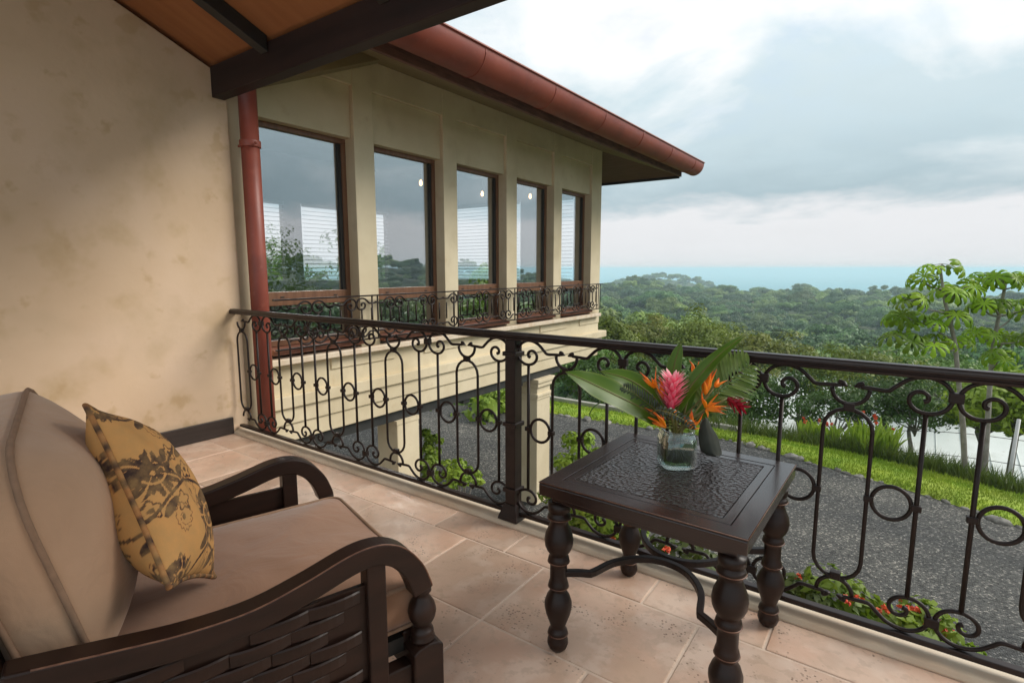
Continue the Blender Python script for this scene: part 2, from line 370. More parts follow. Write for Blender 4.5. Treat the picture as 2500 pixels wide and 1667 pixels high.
M['pink'] = mat('ginger_pink', (.8, .2, .3), None, .5, tt=[(0, (.75, .05, .14)), (.35, (.90, .22, .33)), (1, (.97, .64, .66))], trans=.25)
M['crimson'] = mat('ginger_red', (.35, .01, .03), None, .5, tt=[(0, (.20, .004, .012)), (.6, (.42, .008, .03)), (1, (.52, .02, .05))], trans=.2)
M['orange'] = mat('heliconia_orange', (.8, .25, .02), None, .45, tt=[(0, (.90, .26, .012)), (.5, (.95, .30, .008)), (.8, (.92, .16, .012)), (1, (.75, .05, .02))], trans=.2)
M['bq_leaf'] = mat('bouquet_leaf', (.03, .075, .012), None, .35, tt=[(0, (.13, .17, .03)), (.12, (.09, .17, .016)), (.8, (.06, .135, .012)), (1, (.13, .20, .035))], trans=.3, coat=.0, spec=.3)
M['bq_palm'] = mat('bouquet_palm', (.11, .19, .03), (.19, .27, .07), .35, scale=20, trans=.3, coat=.1)
M['bq_fern'] = mat('bouquet_fern', (.035, .05, .03), (.06, .075, .045), .4, scale=20, trans=.15)
M['bq_grey'] = mat('bouquet_grey_leaf', (.075, .08, .065), (.11, .115, .095), .5, scale=14, trans=.1)
M['stem'] = mat('flower_stem', (.09, .10, .02), (.16, .13, .03), .5, scale=20)
M['ixora'] = mat('ixora_flower', (.65, .06, .03), (.75, .14, .04), .6, scale=30)
M['shrub'] = leafmat('shrub_leaf', (.06, .11, .02), (.13, .17, .03), scale=3)
M['shrubl'] = leafmat('shrub_lime', (.16, .27, .02), (.26, .36, .04), scale=3)

# ------------------------------------------------------------------ terrain, sea, yard
GZ = -2.75
def sstep(a, b, x): t = min(1, max(0, (x - a) / (b - a))); return t * t * (3 - 2 * t)
def terrain(x, y):
    s = y - 14.3 + .02 * min(0, x + 10) ** 2 * 0
    if s <= 0 and abs(x) < 60: return GZ - .03
    r = math.hypot(x, y); az = math.degrees(math.atan2(x, y)); s = max(s, 0)
    h = GZ - .03 - .30 * min(s, 25) - .22 * max(0, min(s, 75) - 25) - .11 * max(0, min(s, 160) - 75) - .008 * max(0, min(s, 320) - 160)
    h += 5.0 * math.sin(x * .021 + 1.3) * math.sin(y * .017 + .4) * sstep(40, 160, r) + 2.2 * math.sin(x * .06 + y * .045) * sstep(40, 120, r)
    ridge = -30 + 9 * math.exp(-((az + 23) / 4.5) ** 2) + 2.5 * math.sin(az * .8 + 1) + 1.5 * math.sin(az * 2.1) + 30 * sstep(18, 48, az)
    h = lerp(h, ridge, sstep(330, 540, r))
    far = lerp(ridge, -96, sstep(600, 1000, r))
    head = -30 + 14 * math.exp(-((az + 20) / 3.0) ** 2) - 40 * sstep(-16.5, -12.5, az) - 50 * sstep(-24, -30, az)
    far = max(far, lerp(-110, head, math.exp(-((r - 1150) / 190) ** 2)))
    if r > 590: h = lerp(h, far, sstep(590, 640, r))
    return h
mb = MB(); rows = []
radii = [0] + [2.5 * i for i in range(1, 13)] + [30 * 1.075 ** i for i in range(1, 62)]
for r in radii:
    rows.append([(r * math.sin(R_(a)), r * math.cos(R_(a)), terrain(r * math.sin(R_(a)), r * math.cos(R_(a)))) for a in np.linspace(-120, 120, 121)])
mb.grid(rows); tag(mb.build('terrain', M['terrain']), kind='structure')
mb = MB(); rows = [[(r * math.sin(a), r * math.cos(a), -82) for a in np.linspace(-2.2, 2.2, 49)] for r in (200, 1000, 3000, 8000, 20000, 60000, 160000)]
mb.grid(rows); tag(mb.build('sea', M['sea']), kind='structure')
edge = [(-26, 13.0), (-12, 13.15), (-7.6, 13.25), (-5.0, 13.45), (-3.2, 13.6), (-1.4, 13.06), (.5, 12.4), (2.0, 11.6), (4.5, 10.2), (9, 7.5)]
far_e = [(-26, 14.3), (-12, 14.5), (-8.4, 14.5), (-5.5, 14.45), (-3.7, 14.4), (-1.1, 14.34), (.6, 13.95), (2.2, 13.36), (5, 12.2), (11, 9.8)]
E1 = spline([(x, y, 0) for x, y in edge], 60); E2 = spline([(x, y, 0) for x, y in far_e], 60)
mb = MB(); mb.grid([[(p.x, -8, GZ) for p in E1], [(p.x, 2, GZ) for p in E1], [(p.x, p.y + .05, GZ) for p in E1]])
tag(mb.build('gravel_yard', M['gravel']), kind='structure')
mb = MB(); rows = [[(lerp(p.x, q.x, t), lerp(p.y, q.y, t), GZ + .006 + .07 * math.sin(math.pi * min(1, t * 1.3)) ** .6 * (1 if t < .77 else .8)) for p, q in zip(E1, E2)] for t in np.linspace(0, 1, 7)]
rows.append([(q.x + .3, q.y + 1.6, GZ - .5) for q in E2]); mb.grid(rows)
tag(mb.build('lawn', M['grass']), kind='structure')
# grass blades on the lawn and tall weeds on its far side
def blades(name, n, h0, h1, region, m, width=.012):
    v = []; f = []
    for i in range(n):
        x, y, z = region(); a = random.random() * 6.28; h = random.uniform(h0, h1); w = width * random.uniform(.7, 1.4)
        dx, dy = math.cos(a) * w, math.sin(a) * w; lx, ly = random.gauss(0, .35) * h, random.gauss(0, .35) * h; o = len(v)
        v += [(x - dx, y - dy, z), (x + dx, y + dy, z), (x + lx, y + ly, z + h)]; f.append((o, o + 1, o + 2))
    mb = MB(); mb.add(v, f); o = mb.build(name, m, smooth=False); return o
def lawn_pt():
    i = random.uniform(8, 55); k = int(i); t = random.random(); p = E1[k].lerp(E1[k + 1], i - k); q = E2[k].lerp(E2[k + 1], i - k)
    return lerp(p.x, q.x, t), lerp(p.y, q.y, t), GZ + .005 + .05 * math.sin(math.pi * min(1, t * 1.3)) ** .6 * (1 if t < .77 else .8)
tag(blades('grass', 26000, .03, .09, lawn_pt, M['grass'], .010), 'short bright green grass on the curving lawn strip', 'grass', kind='stuff')
def weed_pt():
    i = random.uniform(20, 57); k = int(i); q = E2[k]; d = random.random() ** 1.4 * 2.0
    return q.x + random.uniform(-.4, .4), q.y + .1 + d, GZ - .05 - .3 * d
tag(blades('tall_weeds', 9000, .15, .55, weed_pt, M['shrub'], .018), 'tall green weeds growing along the slope behind the lawn', 'weeds', kind='stuff')
# edging stones between gravel and lawn
root = thing('stone_edging', (-3, 13.4, GZ), 'row of rough grey stones edging the gravel yard and lawn', 'stone edging')
stones = []
for k in range(4):
    me = MB(); ico = []
    me.lathe([(.02, -.05), (.75, -.05), (1, .25), (.85, .62), (.5, .85), (.1, .92)], 8)
    me.v = [(x * random.uniform(.8, 1.2), y * random.uniform(.7, 1.1), z * random.uniform(.75, 1.1)) for x, y, z in me.v]
    stones.append(me.mesh('stone', smooth=True)); stones[-1].materials.append(M['stone'])
LE = spline([(x, y, 0) for x, y in edge], 600); acc = 0
for i in range(120, 560):
    acc += (LE[i] - LE[i - 1]).length
    if acc > .19:
        acc = random.uniform(-.12, .09); o = link('stone', random.choice(stones), None, root)
        s = random.choice((.035, .05, .065, .08, .10, .125)) * random.uniform(.85, 1.15); o.location = (LE[i].x, LE[i].y + random.uniform(-.07, .07), GZ - .25 * s); o.scale = (s * random.uniform(.9, 1.5), s, s * random.uniform(.7, 1.15)); o.rotation_euler = (0, 0, random.random() * 6)
root = tag(MB().prism([(-14, 14.62), (-3.2, 14.5), (-3.2, 14.66), (-14, 14.8)], GZ - .4, GZ + .12, 'z').build('garden_kerb', M['concrete'], smooth=False, bevel=.015), 'low grey concrete kerb along the back of the lawn', 'kerb')

# ------------------------------------------------------------------ foliage
def leaf_cloud(n_clump, per, rx, ry, rz, leaf, seed, flat=.0, hollow=.35, low=-.6, elong=1.6, tight=.24):
    g = np.random.default_rng(seed); V = []; 
    c = g.normal(size=(n_clump, 3)); c /= np.linalg.norm(c, axis=1)[:, None]; c[:, 2] = np.where(c[:, 2] < low, -c[:, 2] * .5, c[:, 2])
    rad = hollow + (1 - hollow) * g.random(n_clump) ** .45
    cc = c * rad[:, None] * np.array([rx, ry, rz]) * (1 + .18 * g.normal(size=(n_clump, 1)))
    csz = (tight + tight * .7 * g.random(n_clump)) * min(rx, ry)
    dd = g.normal(size=(n_clump * per, 3)); dd[:, 2] = np.abs(dd[:, 2]) * np.where(g.random(n_clump * per) < .72, 1, -1); dd /= np.linalg.norm(dd, axis=1)[:, None]
    pts = np.repeat(cc, per, 0) + dd * (.35 + .65 * g.random((n_clump * per, 1)) ** .5) * np.repeat(csz, per)[:, None] * np.array([1, 1, .68])
    n = len(pts); nr = g.normal(size=(n, 3)) * .38 + np.array([0, 0, .25]) + dd * .9 + np.repeat(c, per, 0) * .35; nr /= np.linalg.norm(nr, axis=1)[:, None]
    a = np.cross(nr, g.normal(size=(n, 3))); a /= np.linalg.norm(a, axis=1)[:, None]; b = np.cross(nr, a)
    s = leaf * (.6 + .8 * g.random((n, 1)))
    P = np.stack([pts - a * s * elong * .5, pts + b * s * .42, pts + a * s * elong * .5 - nr * s * .25, pts - b * s * .42], 1).reshape(-1, 3)
    return P, np.arange(n * 4).reshape(-1, 4), cc
def np_mesh(name, P, F, m):
    me = bpy.data.meshes.new(name); me.vertices.add(len(P)); me.vertices.foreach_set('co', P.astype(np.float32).ravel())
    me.loops.add(F.size); me.loops.foreach_set('vertex_index', F.astype(np.int32).ravel()); me.polygons.add(len(F))
    me.polygons.foreach_set('loop_start', np.arange(0, F.size, F.shape[1], dtype=np.int32)); me.update(calc_edges=True)
    me.materials.append(m); return me
def tree(name, base, height, rx, rz, m, seed, label, leaf=.2, clumps=70, per=55, group=None, trunk_r=None, bare=.35, hollow=.35):
    random.seed(seed); root = thing(name, base, label, 'tree', group, local=True); top = height
    cz = top - rz * .92; P, F, cc = leaf_cloud(clumps, per, rx, rx * random.uniform(.85, 1.1), rz, leaf, seed, hollow=hollow)
    P = P + np.array([0, 0, cz]); link('crown', np_mesh('crown', P, F, m), None, root)
    tr = trunk_r or .028 * height; t = MB()
    fork = max(.3, cz - rz * .75)
    t.tube(spline([(0, 0, -.6), (random.uniform(-.1, .1), random.uniform(-.1, .1), fork * .5), (random.uniform(-.2, .2), random.uniform(-.2, .2), fork), (0, 0, cz)], 9), [tr * 1.3, tr * 1.1, tr, tr * .95, tr * .9, tr * .8, tr * .65, tr * .5, tr * .35], 7)
    idx = list(range(len(cc))); random.shuffle(idx)
    for i in idx[:12]:
        e = cc[i]; p1 = (e[0] * .45, e[1] * .45, lerp(fork, cz + e[2], .45) - .1 * rz)
        t.tube(spline([(0, 0, fork * random.uniform(.8, 1.1)), p1, (e[0] * .95, e[1] * .95, cz + e[2] * .95)], 7), [tr * .5, tr * .42, tr * .36, tr * .28, tr * .2, tr * .14, tr * .08], 5)
    t.build('trunk', M['bark'], root); return root
def tree_px(px, top_py, depth, w_px, m, seed, label, rzf=.75, **k):
    c = atd(px, top_py, depth); gz = terrain(c.x, c.y); rx = w_px / 1254 * depth * .5
    return tree('tree', (c.x, c.y, gz), c.z - gz, rx, rx * rzf, m, seed, label, **k)
G = 'trees on the slope below the lawn'
T = [(1330, 790, 24, 190, 'lf_mid', 'leafy green tree beside the column under the wing corner', {}),
     (1395, 752, 34, 150, 'lf_olive', 'olive green tree just right of the wing cornice end', {}),
     (1490, 742, 40, 170, 'lf_red', 'russet green tree standing behind the upright bouquet leaf', {}),
     (1625, 736, 36, 220, 'lf_olive', 'large yellow olive tree rising above the rail behind the vase', {}),
     (1760, 782, 33, 170, 'lf_red', 'reddish brown tinted tree right of the large olive tree', {}),
     (1440, 842, 20, 210, 'lf_dark', 'dark bushy tree behind the lawn left of the vase', dict(rzf=.8)),
     (1575, 832, 23, 240, 'lf_dark', 'dark dense tree directly behind the bouquet', dict(rzf=.8)),
     (1705, 850, 25, 190, 'lf_mid', 'mid green tree behind the palm frond of the bouquet', dict(rzf=.8)),
     (1845, 838, 24, 200, 'lf_dark', 'thin dark tree with pale roof showing through its leaves', dict(clumps=50, per=75, rzf=.8)),
     (1985, 812, 21, 260, 'lf_olive', 'wide flat topped olive tree in front of the white roof', dict(rzf=.42, clumps=70)),
     (2050, 850, 18, 190, 'lf_dark', 'low dark tree with sparse branches over the white roof', dict(rzf=.75, clumps=42, per=75)),
     (2150, 815, 26, 200, 'lf_mid', 'green tree behind the two tall thin trunks', dict(rzf=.6)),
     (2345, 868, 15.5, 230, 'lf_lime', 'bright lime green tree at the right edge below the rail', dict(rzf=.62, leaf=.11, clumps=90, per=70)),
     (2270, 905, 19, 150, 'lf_lime', 'small lime green tree behind the second thin trunk', dict(rzf=.7, leaf=.13)),
     (1930, 888, 17.5, 170, 'lf_dark', 'small dark tree standing right behind the orange flowering clump', dict(rzf=.8, clumps=44, per=80)),
     (2110, 905, 17, 150, 'lf_dark', 'low dark tree leaning over the white roof left of the thin trunks', dict(rzf=.7, clumps=44, per=80)),
     ]
for i, (px, py, d, w, m, lab, k) in enumerate(T):
    k = dict(dict(leaf=.0040 * d, clumps=95, per=105), **k); tree_px(px, py, d, w, M[m], 100 + i, lab, group=G, **k)
for i, (x, y, h, rx, lab) in enumerate([(-16, 8.6, 4.9, 1.9, 'broad tree on the far side of the wing seen through its blinds'), (-14, 12.5, 5.0, 2.0, 'tree behind the far end of the wing beyond its windows'),
                                        (13, 12, 6.0, 3.2, 'bushy tree to the right of the yard reflected in the windows'), (12, 5, 4.6, 2.4, 'low tree right of the balcony reflected in the windows')]):
    tree('tree', (x, y, GZ - .05), h, rx, rx * .8, M['lf_mid'], 300 + i, lab, leaf=.10, clumps=70, per=80, group=G)
# far forest: one mass of crowns instanced over the hills
random.seed(5)
protos = bpy.data.collections.new('forest_crowns')
for k, (rx, rz, nc, pe, lf, mm) in enumerate([(4.2, 3.4, 22, 230, .34, 'lf_far'), (4.9, 2.9, 26, 230, .36, 'lf_far'), (3.4, 4.0, 18, 240, .32, 'lf_far'), (4.0, 2.6, 17, 260, .34, 'lf_far'), (5.4, 3.4, 30, 230, .38, 'lf_far')]):
    P, F, _ = leaf_cloud(nc, pe, rx, rx, rz, lf, 700 + k, hollow=.62, low=-.2, tight=.27); P = P + np.array([0, 0, 8.2 - rz])
    o = bpy.data.objects.new('forest_crown', np_mesh('forest_crown', P, F, M[mm])); protos.objects.link(o)
pts = []; scl = []
r = 44.0
while r < 760:
    step = 8.6 + .010 * r; a = -72.0
    while a < 84:
        a += math.degrees(step / r) * random.uniform(.6, 1.4); rr = r + random.uniform(-.6, .6) * step
        if a < -50 and rr < 75: continue
        if a > 45 and (rr > 640 or random.random() < .3): continue
        x, y = rr * math.sin(R_(a)), rr * math.cos(R_(a))
        pts.append((x, y, terrain(x, y) - 1.2 + random.uniform(-.8, 2.0) * sstep(60, 160, rr))); scl.append(random.choice((.7, .85, 1, 1.15, 1.3, 1.6)) * random.uniform(.9, 1.1) * lerp(.62, 1.0, sstep(45, 110, rr)) * (1.25 if random.random() < .06 else 1))
    r += step * .9
for i in range(520):
    a = random.uniform(-27, -12); rr = random.uniform(960, 1280); x, y = rr * math.sin(R_(a)), rr * math.cos(R_(a)); z = terrain(x, y)
    if z > -80: pts.append((x, y, z - 1)); scl.append(random.uniform(.9, 1.5))
me = bpy.data.meshes.new('forest'); me.from_pydata(pts, [], []); at_ = me.attributes.new('scl', 'FLOAT', 'POINT'); at_.data.foreach_set('value', scl)
forest = bpy.data.objects.new('forest', me); COL.objects.link(forest)
tag(forest, 'dense green forest canopy covering the hills down to the sea', 'forest', kind='stuff')
ng = bpy.data.node_groups.new('canopy', 'GeometryNodeTree')
ng.interface.new_socket('Geometry', in_out='INPUT', socket_type='NodeSocketGeometry'); ng.interface.new_socket('Geometry', in_out='OUTPUT', socket_type='NodeSocketGeometry')
N, L = ng.nodes, ng.links
gi, go = N.new('NodeGroupInput'), N.new('NodeGroupOutput'); ci = N.new('GeometryNodeCollectionInfo'); ci.inputs[0].default_value = protos
ci.inputs['Separate Children'].default_value = True; ci.inputs['Reset Children'].default_value = True
ip = N.new('GeometryNodeInstanceOnPoints'); ip.inputs['Pick Instance'].default_value = True
rv = N.new('FunctionNodeRandomValue'); rv.data_type = 'FLOAT_VECTOR'; rv.inputs[0].default_value = (-.12, -.12, 0); rv.inputs[1].default_value = (.12, .12, 6.28)
na = N.new('GeometryNodeInputNamedAttribute'); na.data_type = 'FLOAT'; na.inputs[0].default_value = 'scl'
L.new(gi.outputs[0], ip.inputs['Points']); L.new(ci.outputs[0], ip.inputs['Instance']); L.new(rv.outputs[0], ip.inputs['Rotation']); L.new(na.outputs[0], ip.inputs['Scale']); L.new(ip.outputs[0], go.inputs[0])
forest.modifiers.new('canopy', 'NODES').node_group = ng
# distant houses in the forest
def far_house(px, py, depth, w, label):
    while depth < 700 and (lambda q: q.z > terrain(q.x, q.y) + 6.3)(atd(px, py, depth)): depth += 2
    c = atd(px, py, depth); w *= depth / 300; root = thing('house', (c.x, c.y, c.z - 8), label, 'house', local=True)
    MB().box(-w * .42, -w * .35, -2, w * .42, w * .35, 5.6).build('wall', M['pole'], root, smooth=False)
    MB().loft([[(-w / 2, -w * .42, 5.5), (w / 2, -w * .42, 5.5), (w / 2, w * .42, 5.5), (-w / 2, w * .42, 5.5)], [(-w * .2, 0, 8), (w * .2, 0, 8), (w * .2, .05, 8), (-w * .2, .05, 8)]]).build('roof', M['redroof'], root, smooth=False)
    root.rotation_euler = (0, 0, .5)
far_house(1735, 688, 120, 7.5, 'distant house with pinkish red roof among the forest trees')
far_house(1893, 838, 50, 12, 'house with faded red roof half hidden by trees above the rail')
# white roofed building down the slope
root = thing('white_building', (1, 29, -10), 'long low building with a white sheet roof behind the trees', 'building')
p = lambda x, y, z: (x, y, z)
MB().loft([[p(-7, 23.5, -7.2), p(9.5, 23.5, -7.2), p(9.5, 34, -4.6), p(-7, 34, -4.6)], [p(-7, 23.5, -7.05), p(9.5, 23.5, -7.05), p(9.5, 34, -4.45), p(-7, 34, -4.45)]]).build('roof', M['wroof'], root, smooth=False)
mb = MB()
for k in range(20): mb.tube([(-6.8 + k * .85, 23.5, -7.03), (-6.8 + k * .85, 34, -4.43)], .02, 4)
mb.build('roof_ribs', M['wroof'], root)
MB().box(-6.6, 23.9, -12, 9.1, 33.6, -7.25).build('wall', M['pole'], root, smooth=False)
MB().prism([(1.6, -3.6), (5.5, -1.9), (5.5, -2.05), (1.6, -3.75)], 15.2, 18.5, 'y').build('grey_roof', M['concrete'], smooth=False)
o = bpy.data.objects['grey_roof']; o.location = (1.5, 1.2, -1.0); tag(o, 'small sloping grey roof at the right edge below the lawn', 'roof')
root = thing('utility_pole', (2.2, 15.5, -3.7), 'white metal fence pole standing before the white roof', 'pole')
MB().tube([(2.2, 15.5, -4.2), (2.27, 15.5, -1.75)], .035, 10).build('post', M['pole'], root)
for zz in (-2.2, -2.75, -3.2):
    MB().tube(spline([(-.5, 16.2, zz - .45), (1, 15.9, zz - .15), (2.23, 15.5, zz), (5, 14.9, zz + .1)], 12), .008, 4).build('wire', M['steel'], root)

# ------------------------------------------------------------------ balcony floor and tiles
KY, RY, WX = 2.345, 2.42, -4.74
fl = tag(MB().box(WX, -3.2, GZ, 3.6, 2.5, -.0035).build('balcony_floor', M['grout'], smooth=False), kind='structure')
ys = [KY, 2.115, 1.865, 1.62]
while ys[-1] > -2.6: ys.append(ys[-1] - .248)
xs = [-.82 + .249 * i for i in range(-16, 16)]; xs = [x for x in xs if WX + .1 < x < 3.4]; xs = [WX] + xs
nx, ny = len(xs) - 1, len(ys) - 1; used = set(); random.seed(21); tcache = {}
fixed = {}
def tile_mesh(w, h):
    key = (round(w, 3), round(h, 3))
    if key not in tcache:
        g = .0045; m = MB().box(-w / 2 + g, -h / 2 + g, -.02, w / 2 - g, h / 2 - g, 0).mesh('tile', smooth=False); m.materials.append(M['tile']); tcache[key] = m
    return tcache[key]
for j in range(ny):
    for i in range(nx):
        if (i, j) in used: continue
        opts = [(2, 2), (2, 1), (1, 1), (2, 1), (1, 2), (2, 2), (3, 2)]; random.shuffle(opts); opts.sort(key=lambda o: -o[0] * o[1] * random.uniform(.1, 1.1))
        if j == 0: opts = [(2, 1), (3, 1), (1, 1)]; random.shuffle(opts)
        for a, b in opts + [(1, 1)]:
            if i + a <= nx and j + b <= ny and all((i + p, j + q) not in used for p in range(a) for q in range(b)): break
        for p in range(a):
            for q in range(b): used.add((i + p, j + q))
        x0, x1, y1, y0 = xs[i], xs[i + a], ys[j], ys[j + b]
        if y0 < -.8 or x1 < WX: continue
        o = link('tile', tile_mesh(x1 - x0, y1 - y0), None, fl, bevel=.0045); o.location = ((x0 + x1) / 2, (y0 + y1) / 2, random.uniform(-.0012, .0012))
kb = MB(); prof = [(KY + .003, -.003), (KY + .003, .006), (KY + .016, .020), (KY + .06, .028), (2.475, .028), (2.495, .02), (2.505, 0), (2.505, -.003)]
kb.prism(prof, WX, 3.6, 'x'); tag(kb.build('balcony_kerb', M['kerb'], smooth=False, bevel=.003), kind='structure')

# ------------------------------------------------------------------ house wall, downspout, balcony roof
hw = thing('house_wall', (WX - .1, 1, 0), 'mottled tan plaster wall at the left end of the balcony', 'wall')
MB().prism([(-3.2, GZ), (2.5, GZ), (2.5, 3.03), (-.9, 4.47), (-3.2, 4.47)], WX - .26, WX, 'x').build('plaster', M['wall'], hw, smooth=False, bevel=.012)
MB().box(WX - .26, 2.505, GZ, WX - .045, 2.79, 3.3).build('corner_strip', M['facade'], hw, smooth=False, bevel=.008)
MB().box(WX + .001, -3.2, .004, WX + .026, 2.352, .15).build('baseboard', M['base'], hw, smooth=False, bevel=.004)
ds = thing('downspout', (-4.64, 2.6, 0), 'red metal downspout running down beside the tan wall', 'downspout')
MB().tube([(-4.645, 2.62, -.4), (-4.64, 2.62, 3.2)], .075, 20).build('pipe', M['red'], ds)
br = MB(); br.tube([(-4.64, 2.62, 2.48), (-4.64, 2.62, 2.535)], .086, 20); br.tube([(-4.64, 2.62, 2.50), (-4.76, 2.58, 2.50)], .012, 6); br.tube([(-4.54, 2.61, 2.505), (-4.51, 2.60, 2.505)], .012, 6)
br.build('bracket', M['red'], ds, bevel=.003)
rf = thing('balcony_roof', (-1, 2.4, 3), 'dark wooden balcony roof with rafters and orange brown boards above', 'roof')
SL = .42; zr = lambda y: 3.065 + SL * (2.435 - y)
MB().box(WX + .002, 2.37, 2.845, 3.7, 2.475, 3.085).build('eave_beam', M['beam'], rf, smooth=False, bevel=.006)
MB().prism([(2.44, zr(2.44) + .03), (-.9, zr(-.9) + .03), (-.9, zr(-.9) + .09), (2.44, zr(2.44) + .09)], WX - .3, 3.7, 'x').build('roof_boards', M['ceil'], rf, smooth=False)
for xr in (-3.92, -2.62, -1.32, -.02, 1.28, 2.58):
    MB().prism([(2.365, zr(2.365) - .085), (-.9, zr(-.9) - .085), (-.9, zr(-.9) + .028), (2.365, zr(2.365) + .028)], xr - .045, xr + .045, 'x').build('rafter', M['rafter'], rf, smooth=False, bevel=.004)

# ------------------------------------------------------------------ wrought iron balcony railing
rail = thing('balcony_railing', (-1.72, RY, 0), 'dark wrought iron balcony railing with scrolls, rings and long oval loops', 'railing')
def oval(hwid, z0, z1, n=10):
    p = [(hwid * math.cos(a), 0, z1 - hwid + hwid * math.sin(a)) for a in np.linspace(0, math.pi, n)]
    return p + [(-hwid * math.cos(a), 0, z0 + hwid - hwid * math.sin(a)) for a in np.linspace(0, math.pi, n)]
def scroll_path(sgn, flip):
    c = [(.022, 1.000), (.024, 1.012), (.038, 1.017), (.034, 1.004), (.075, 1.001), (.118, 1.000), (.140, 1.018), (.172, 1.046), (.208, 1.061), (.245, 1.062), (.282, 1.045), (.304, 1.015), (.307, .985), (.294, .955), (.268, .936),
         (.236, .931), (.206, .940), (.186, .962), (.184, .987), (.198, 1.005), (.219, 1.009), (.237, .997), (.238, .980), (.226, .974)]
    P = spline([(sgn * a, 0, (2 * .5735 - b) if flip else b) for a, b in c], 96); return P
IR = .0079
meshes = {}
meshes['oval_loop'] = MB().tube(oval(.082, .216, .912), IR, 8, closed=True).mesh('oval_loop')
meshes['ring'] = MB().tube([(.062 * math.cos(a), 0, .064 * math.sin(a)) for a in np.linspace(0, 2 * math.pi, 28)[:-1]], .0078, 8, closed=True).mesh('ring')
meshes['baluster'] = MB().tube([(0, 0, .217), (0, 0, .931)], .0086, 8).mesh('baluster')
for f in (0, 1):
    for sg in (-1, 1):
        q = scroll_path(sg, f); rad = [IR] * len(q); rad[0] = .0125; rad[1] = .0135; rad[2] = .012
        for k in range(1, 5): rad[-k] = .0095
        meshes[('scroll', sg, f)] = MB().tube(q, rad, 8).mesh('scroll')
for f in (0, 1):
    u = [(.062 * math.cos(a), 0, .993 + .062 * math.sin(a)) for a in np.linspace(-math.pi, 0, 14)]
    if f: u = [(x, 0, 2 * .5735 - z) for x, _, z in u]
    meshes[('hoop', f)] = MB().tube(u, .0082, 8).mesh('half_hoop')
def cbox(a, b, c): return MB().box(-a, -b, -c, a, b, c).mesh('collar', smooth=False)
meshes['collar'] = cbox(.0185, .0145, .016); meshes['clip'] = cbox(.0165, .0135, .012); meshes['band'] = cbox(.022, .0145, .018)
for m in meshes.values(): m.materials.append(M['iron'])
def put(key, x, z=0, parent=rail, y=RY, sc=1.0):
    nm = {'scroll': 'scroll', 'hoop': 'half_hoop'}.get(key[0], None) if isinstance(key, tuple) else ('collar' if key in ('clip', 'band') else key)
    o = link(nm, meshes[key], None, parent, bevel=.003 if key in ('collar', 'clip', 'band') else 0); o.location = (x, y, z); return o
loopsx = [-4.607, -3.97, -3.334, -2.697, -2.062, -1.385, -.757, -.128, .503, 1.135, 1.767, 2.4, 3.03]
for c in loopsx:
    put('oval_loop', c); put('collar', c, .921); put('collar', c, .226); put(('hoop', 0), c); put(('hoop', 1), c)
    for sg in (-1, 1):
        if c < -4.6 and sg < 0: continue
        put('baluster', c + sg * .236); put('ring', c + sg * .159, .572)
        put('clip', c + sg * .236, .572); put('clip', c + sg * .088, .572)
        for f in (0, 1):
            put(('scroll', sg, f), c)
            if c not in (-2.062, 3.03) or sg < 0:
                if sg > 0: put('band', c + .316, 2 * .5735 - 1.0 if f else 1.0)
for px_ in (-1.7225,):
    pb = MB().box(px_ - .034, RY - .034, .03, px_ + .034, RY + .034, 1.062); pb.build('post', M['rail'], rail, smooth=False, bevel=.003)
    MB().loft([[(px_ + a * .066, RY + b * .066, .0285) for a, b in ((-1, -1), (1, -1), (1, 1), (-1, 1))], [(px_ + a * .062, RY + b * .062, .045) for a, b in ((-1, -1), (1, -1), (1, 1), (-1, 1))],
               [(px_ + a * .039, RY + b * .039, .115) for a, b in ((-1, -1), (1, -1), (1, 1), (-1, 1))]]).build('post_shoe', M['rail'], rail, smooth=False)
    for z in (.20, .585, .985): MB().box(px_ - .045, RY - .045, z - .012, px_ + .045, RY + .045, z + .012).build('post_band', M['rail'], rail, smooth=False, bevel=.003)
pr = [(-.030, 1.062), (.030, 1.062), (.033, 1.070), (.026, 1.078), (.031, 1.084), (.031, 1.092), (.024, 1.096), (.020, 1.104), (-.020, 1.104), (-.024, 1.096), (-.031, 1.092), (-.031, 1.084), (-.026, 1.078), (-.033, 1.070)]
MB().prism([(RY + a, b) for a, b in pr], WX + .001, 3.6, 'x').build('top_rail', M['rail'], rail, smooth=False, bevel=.0015)
MB().box(WX + .027, RY - .018, .052, 3.6, RY + .018, .075).build('bottom_rail', M['rail'], rail, smooth=False, bevel=.003)

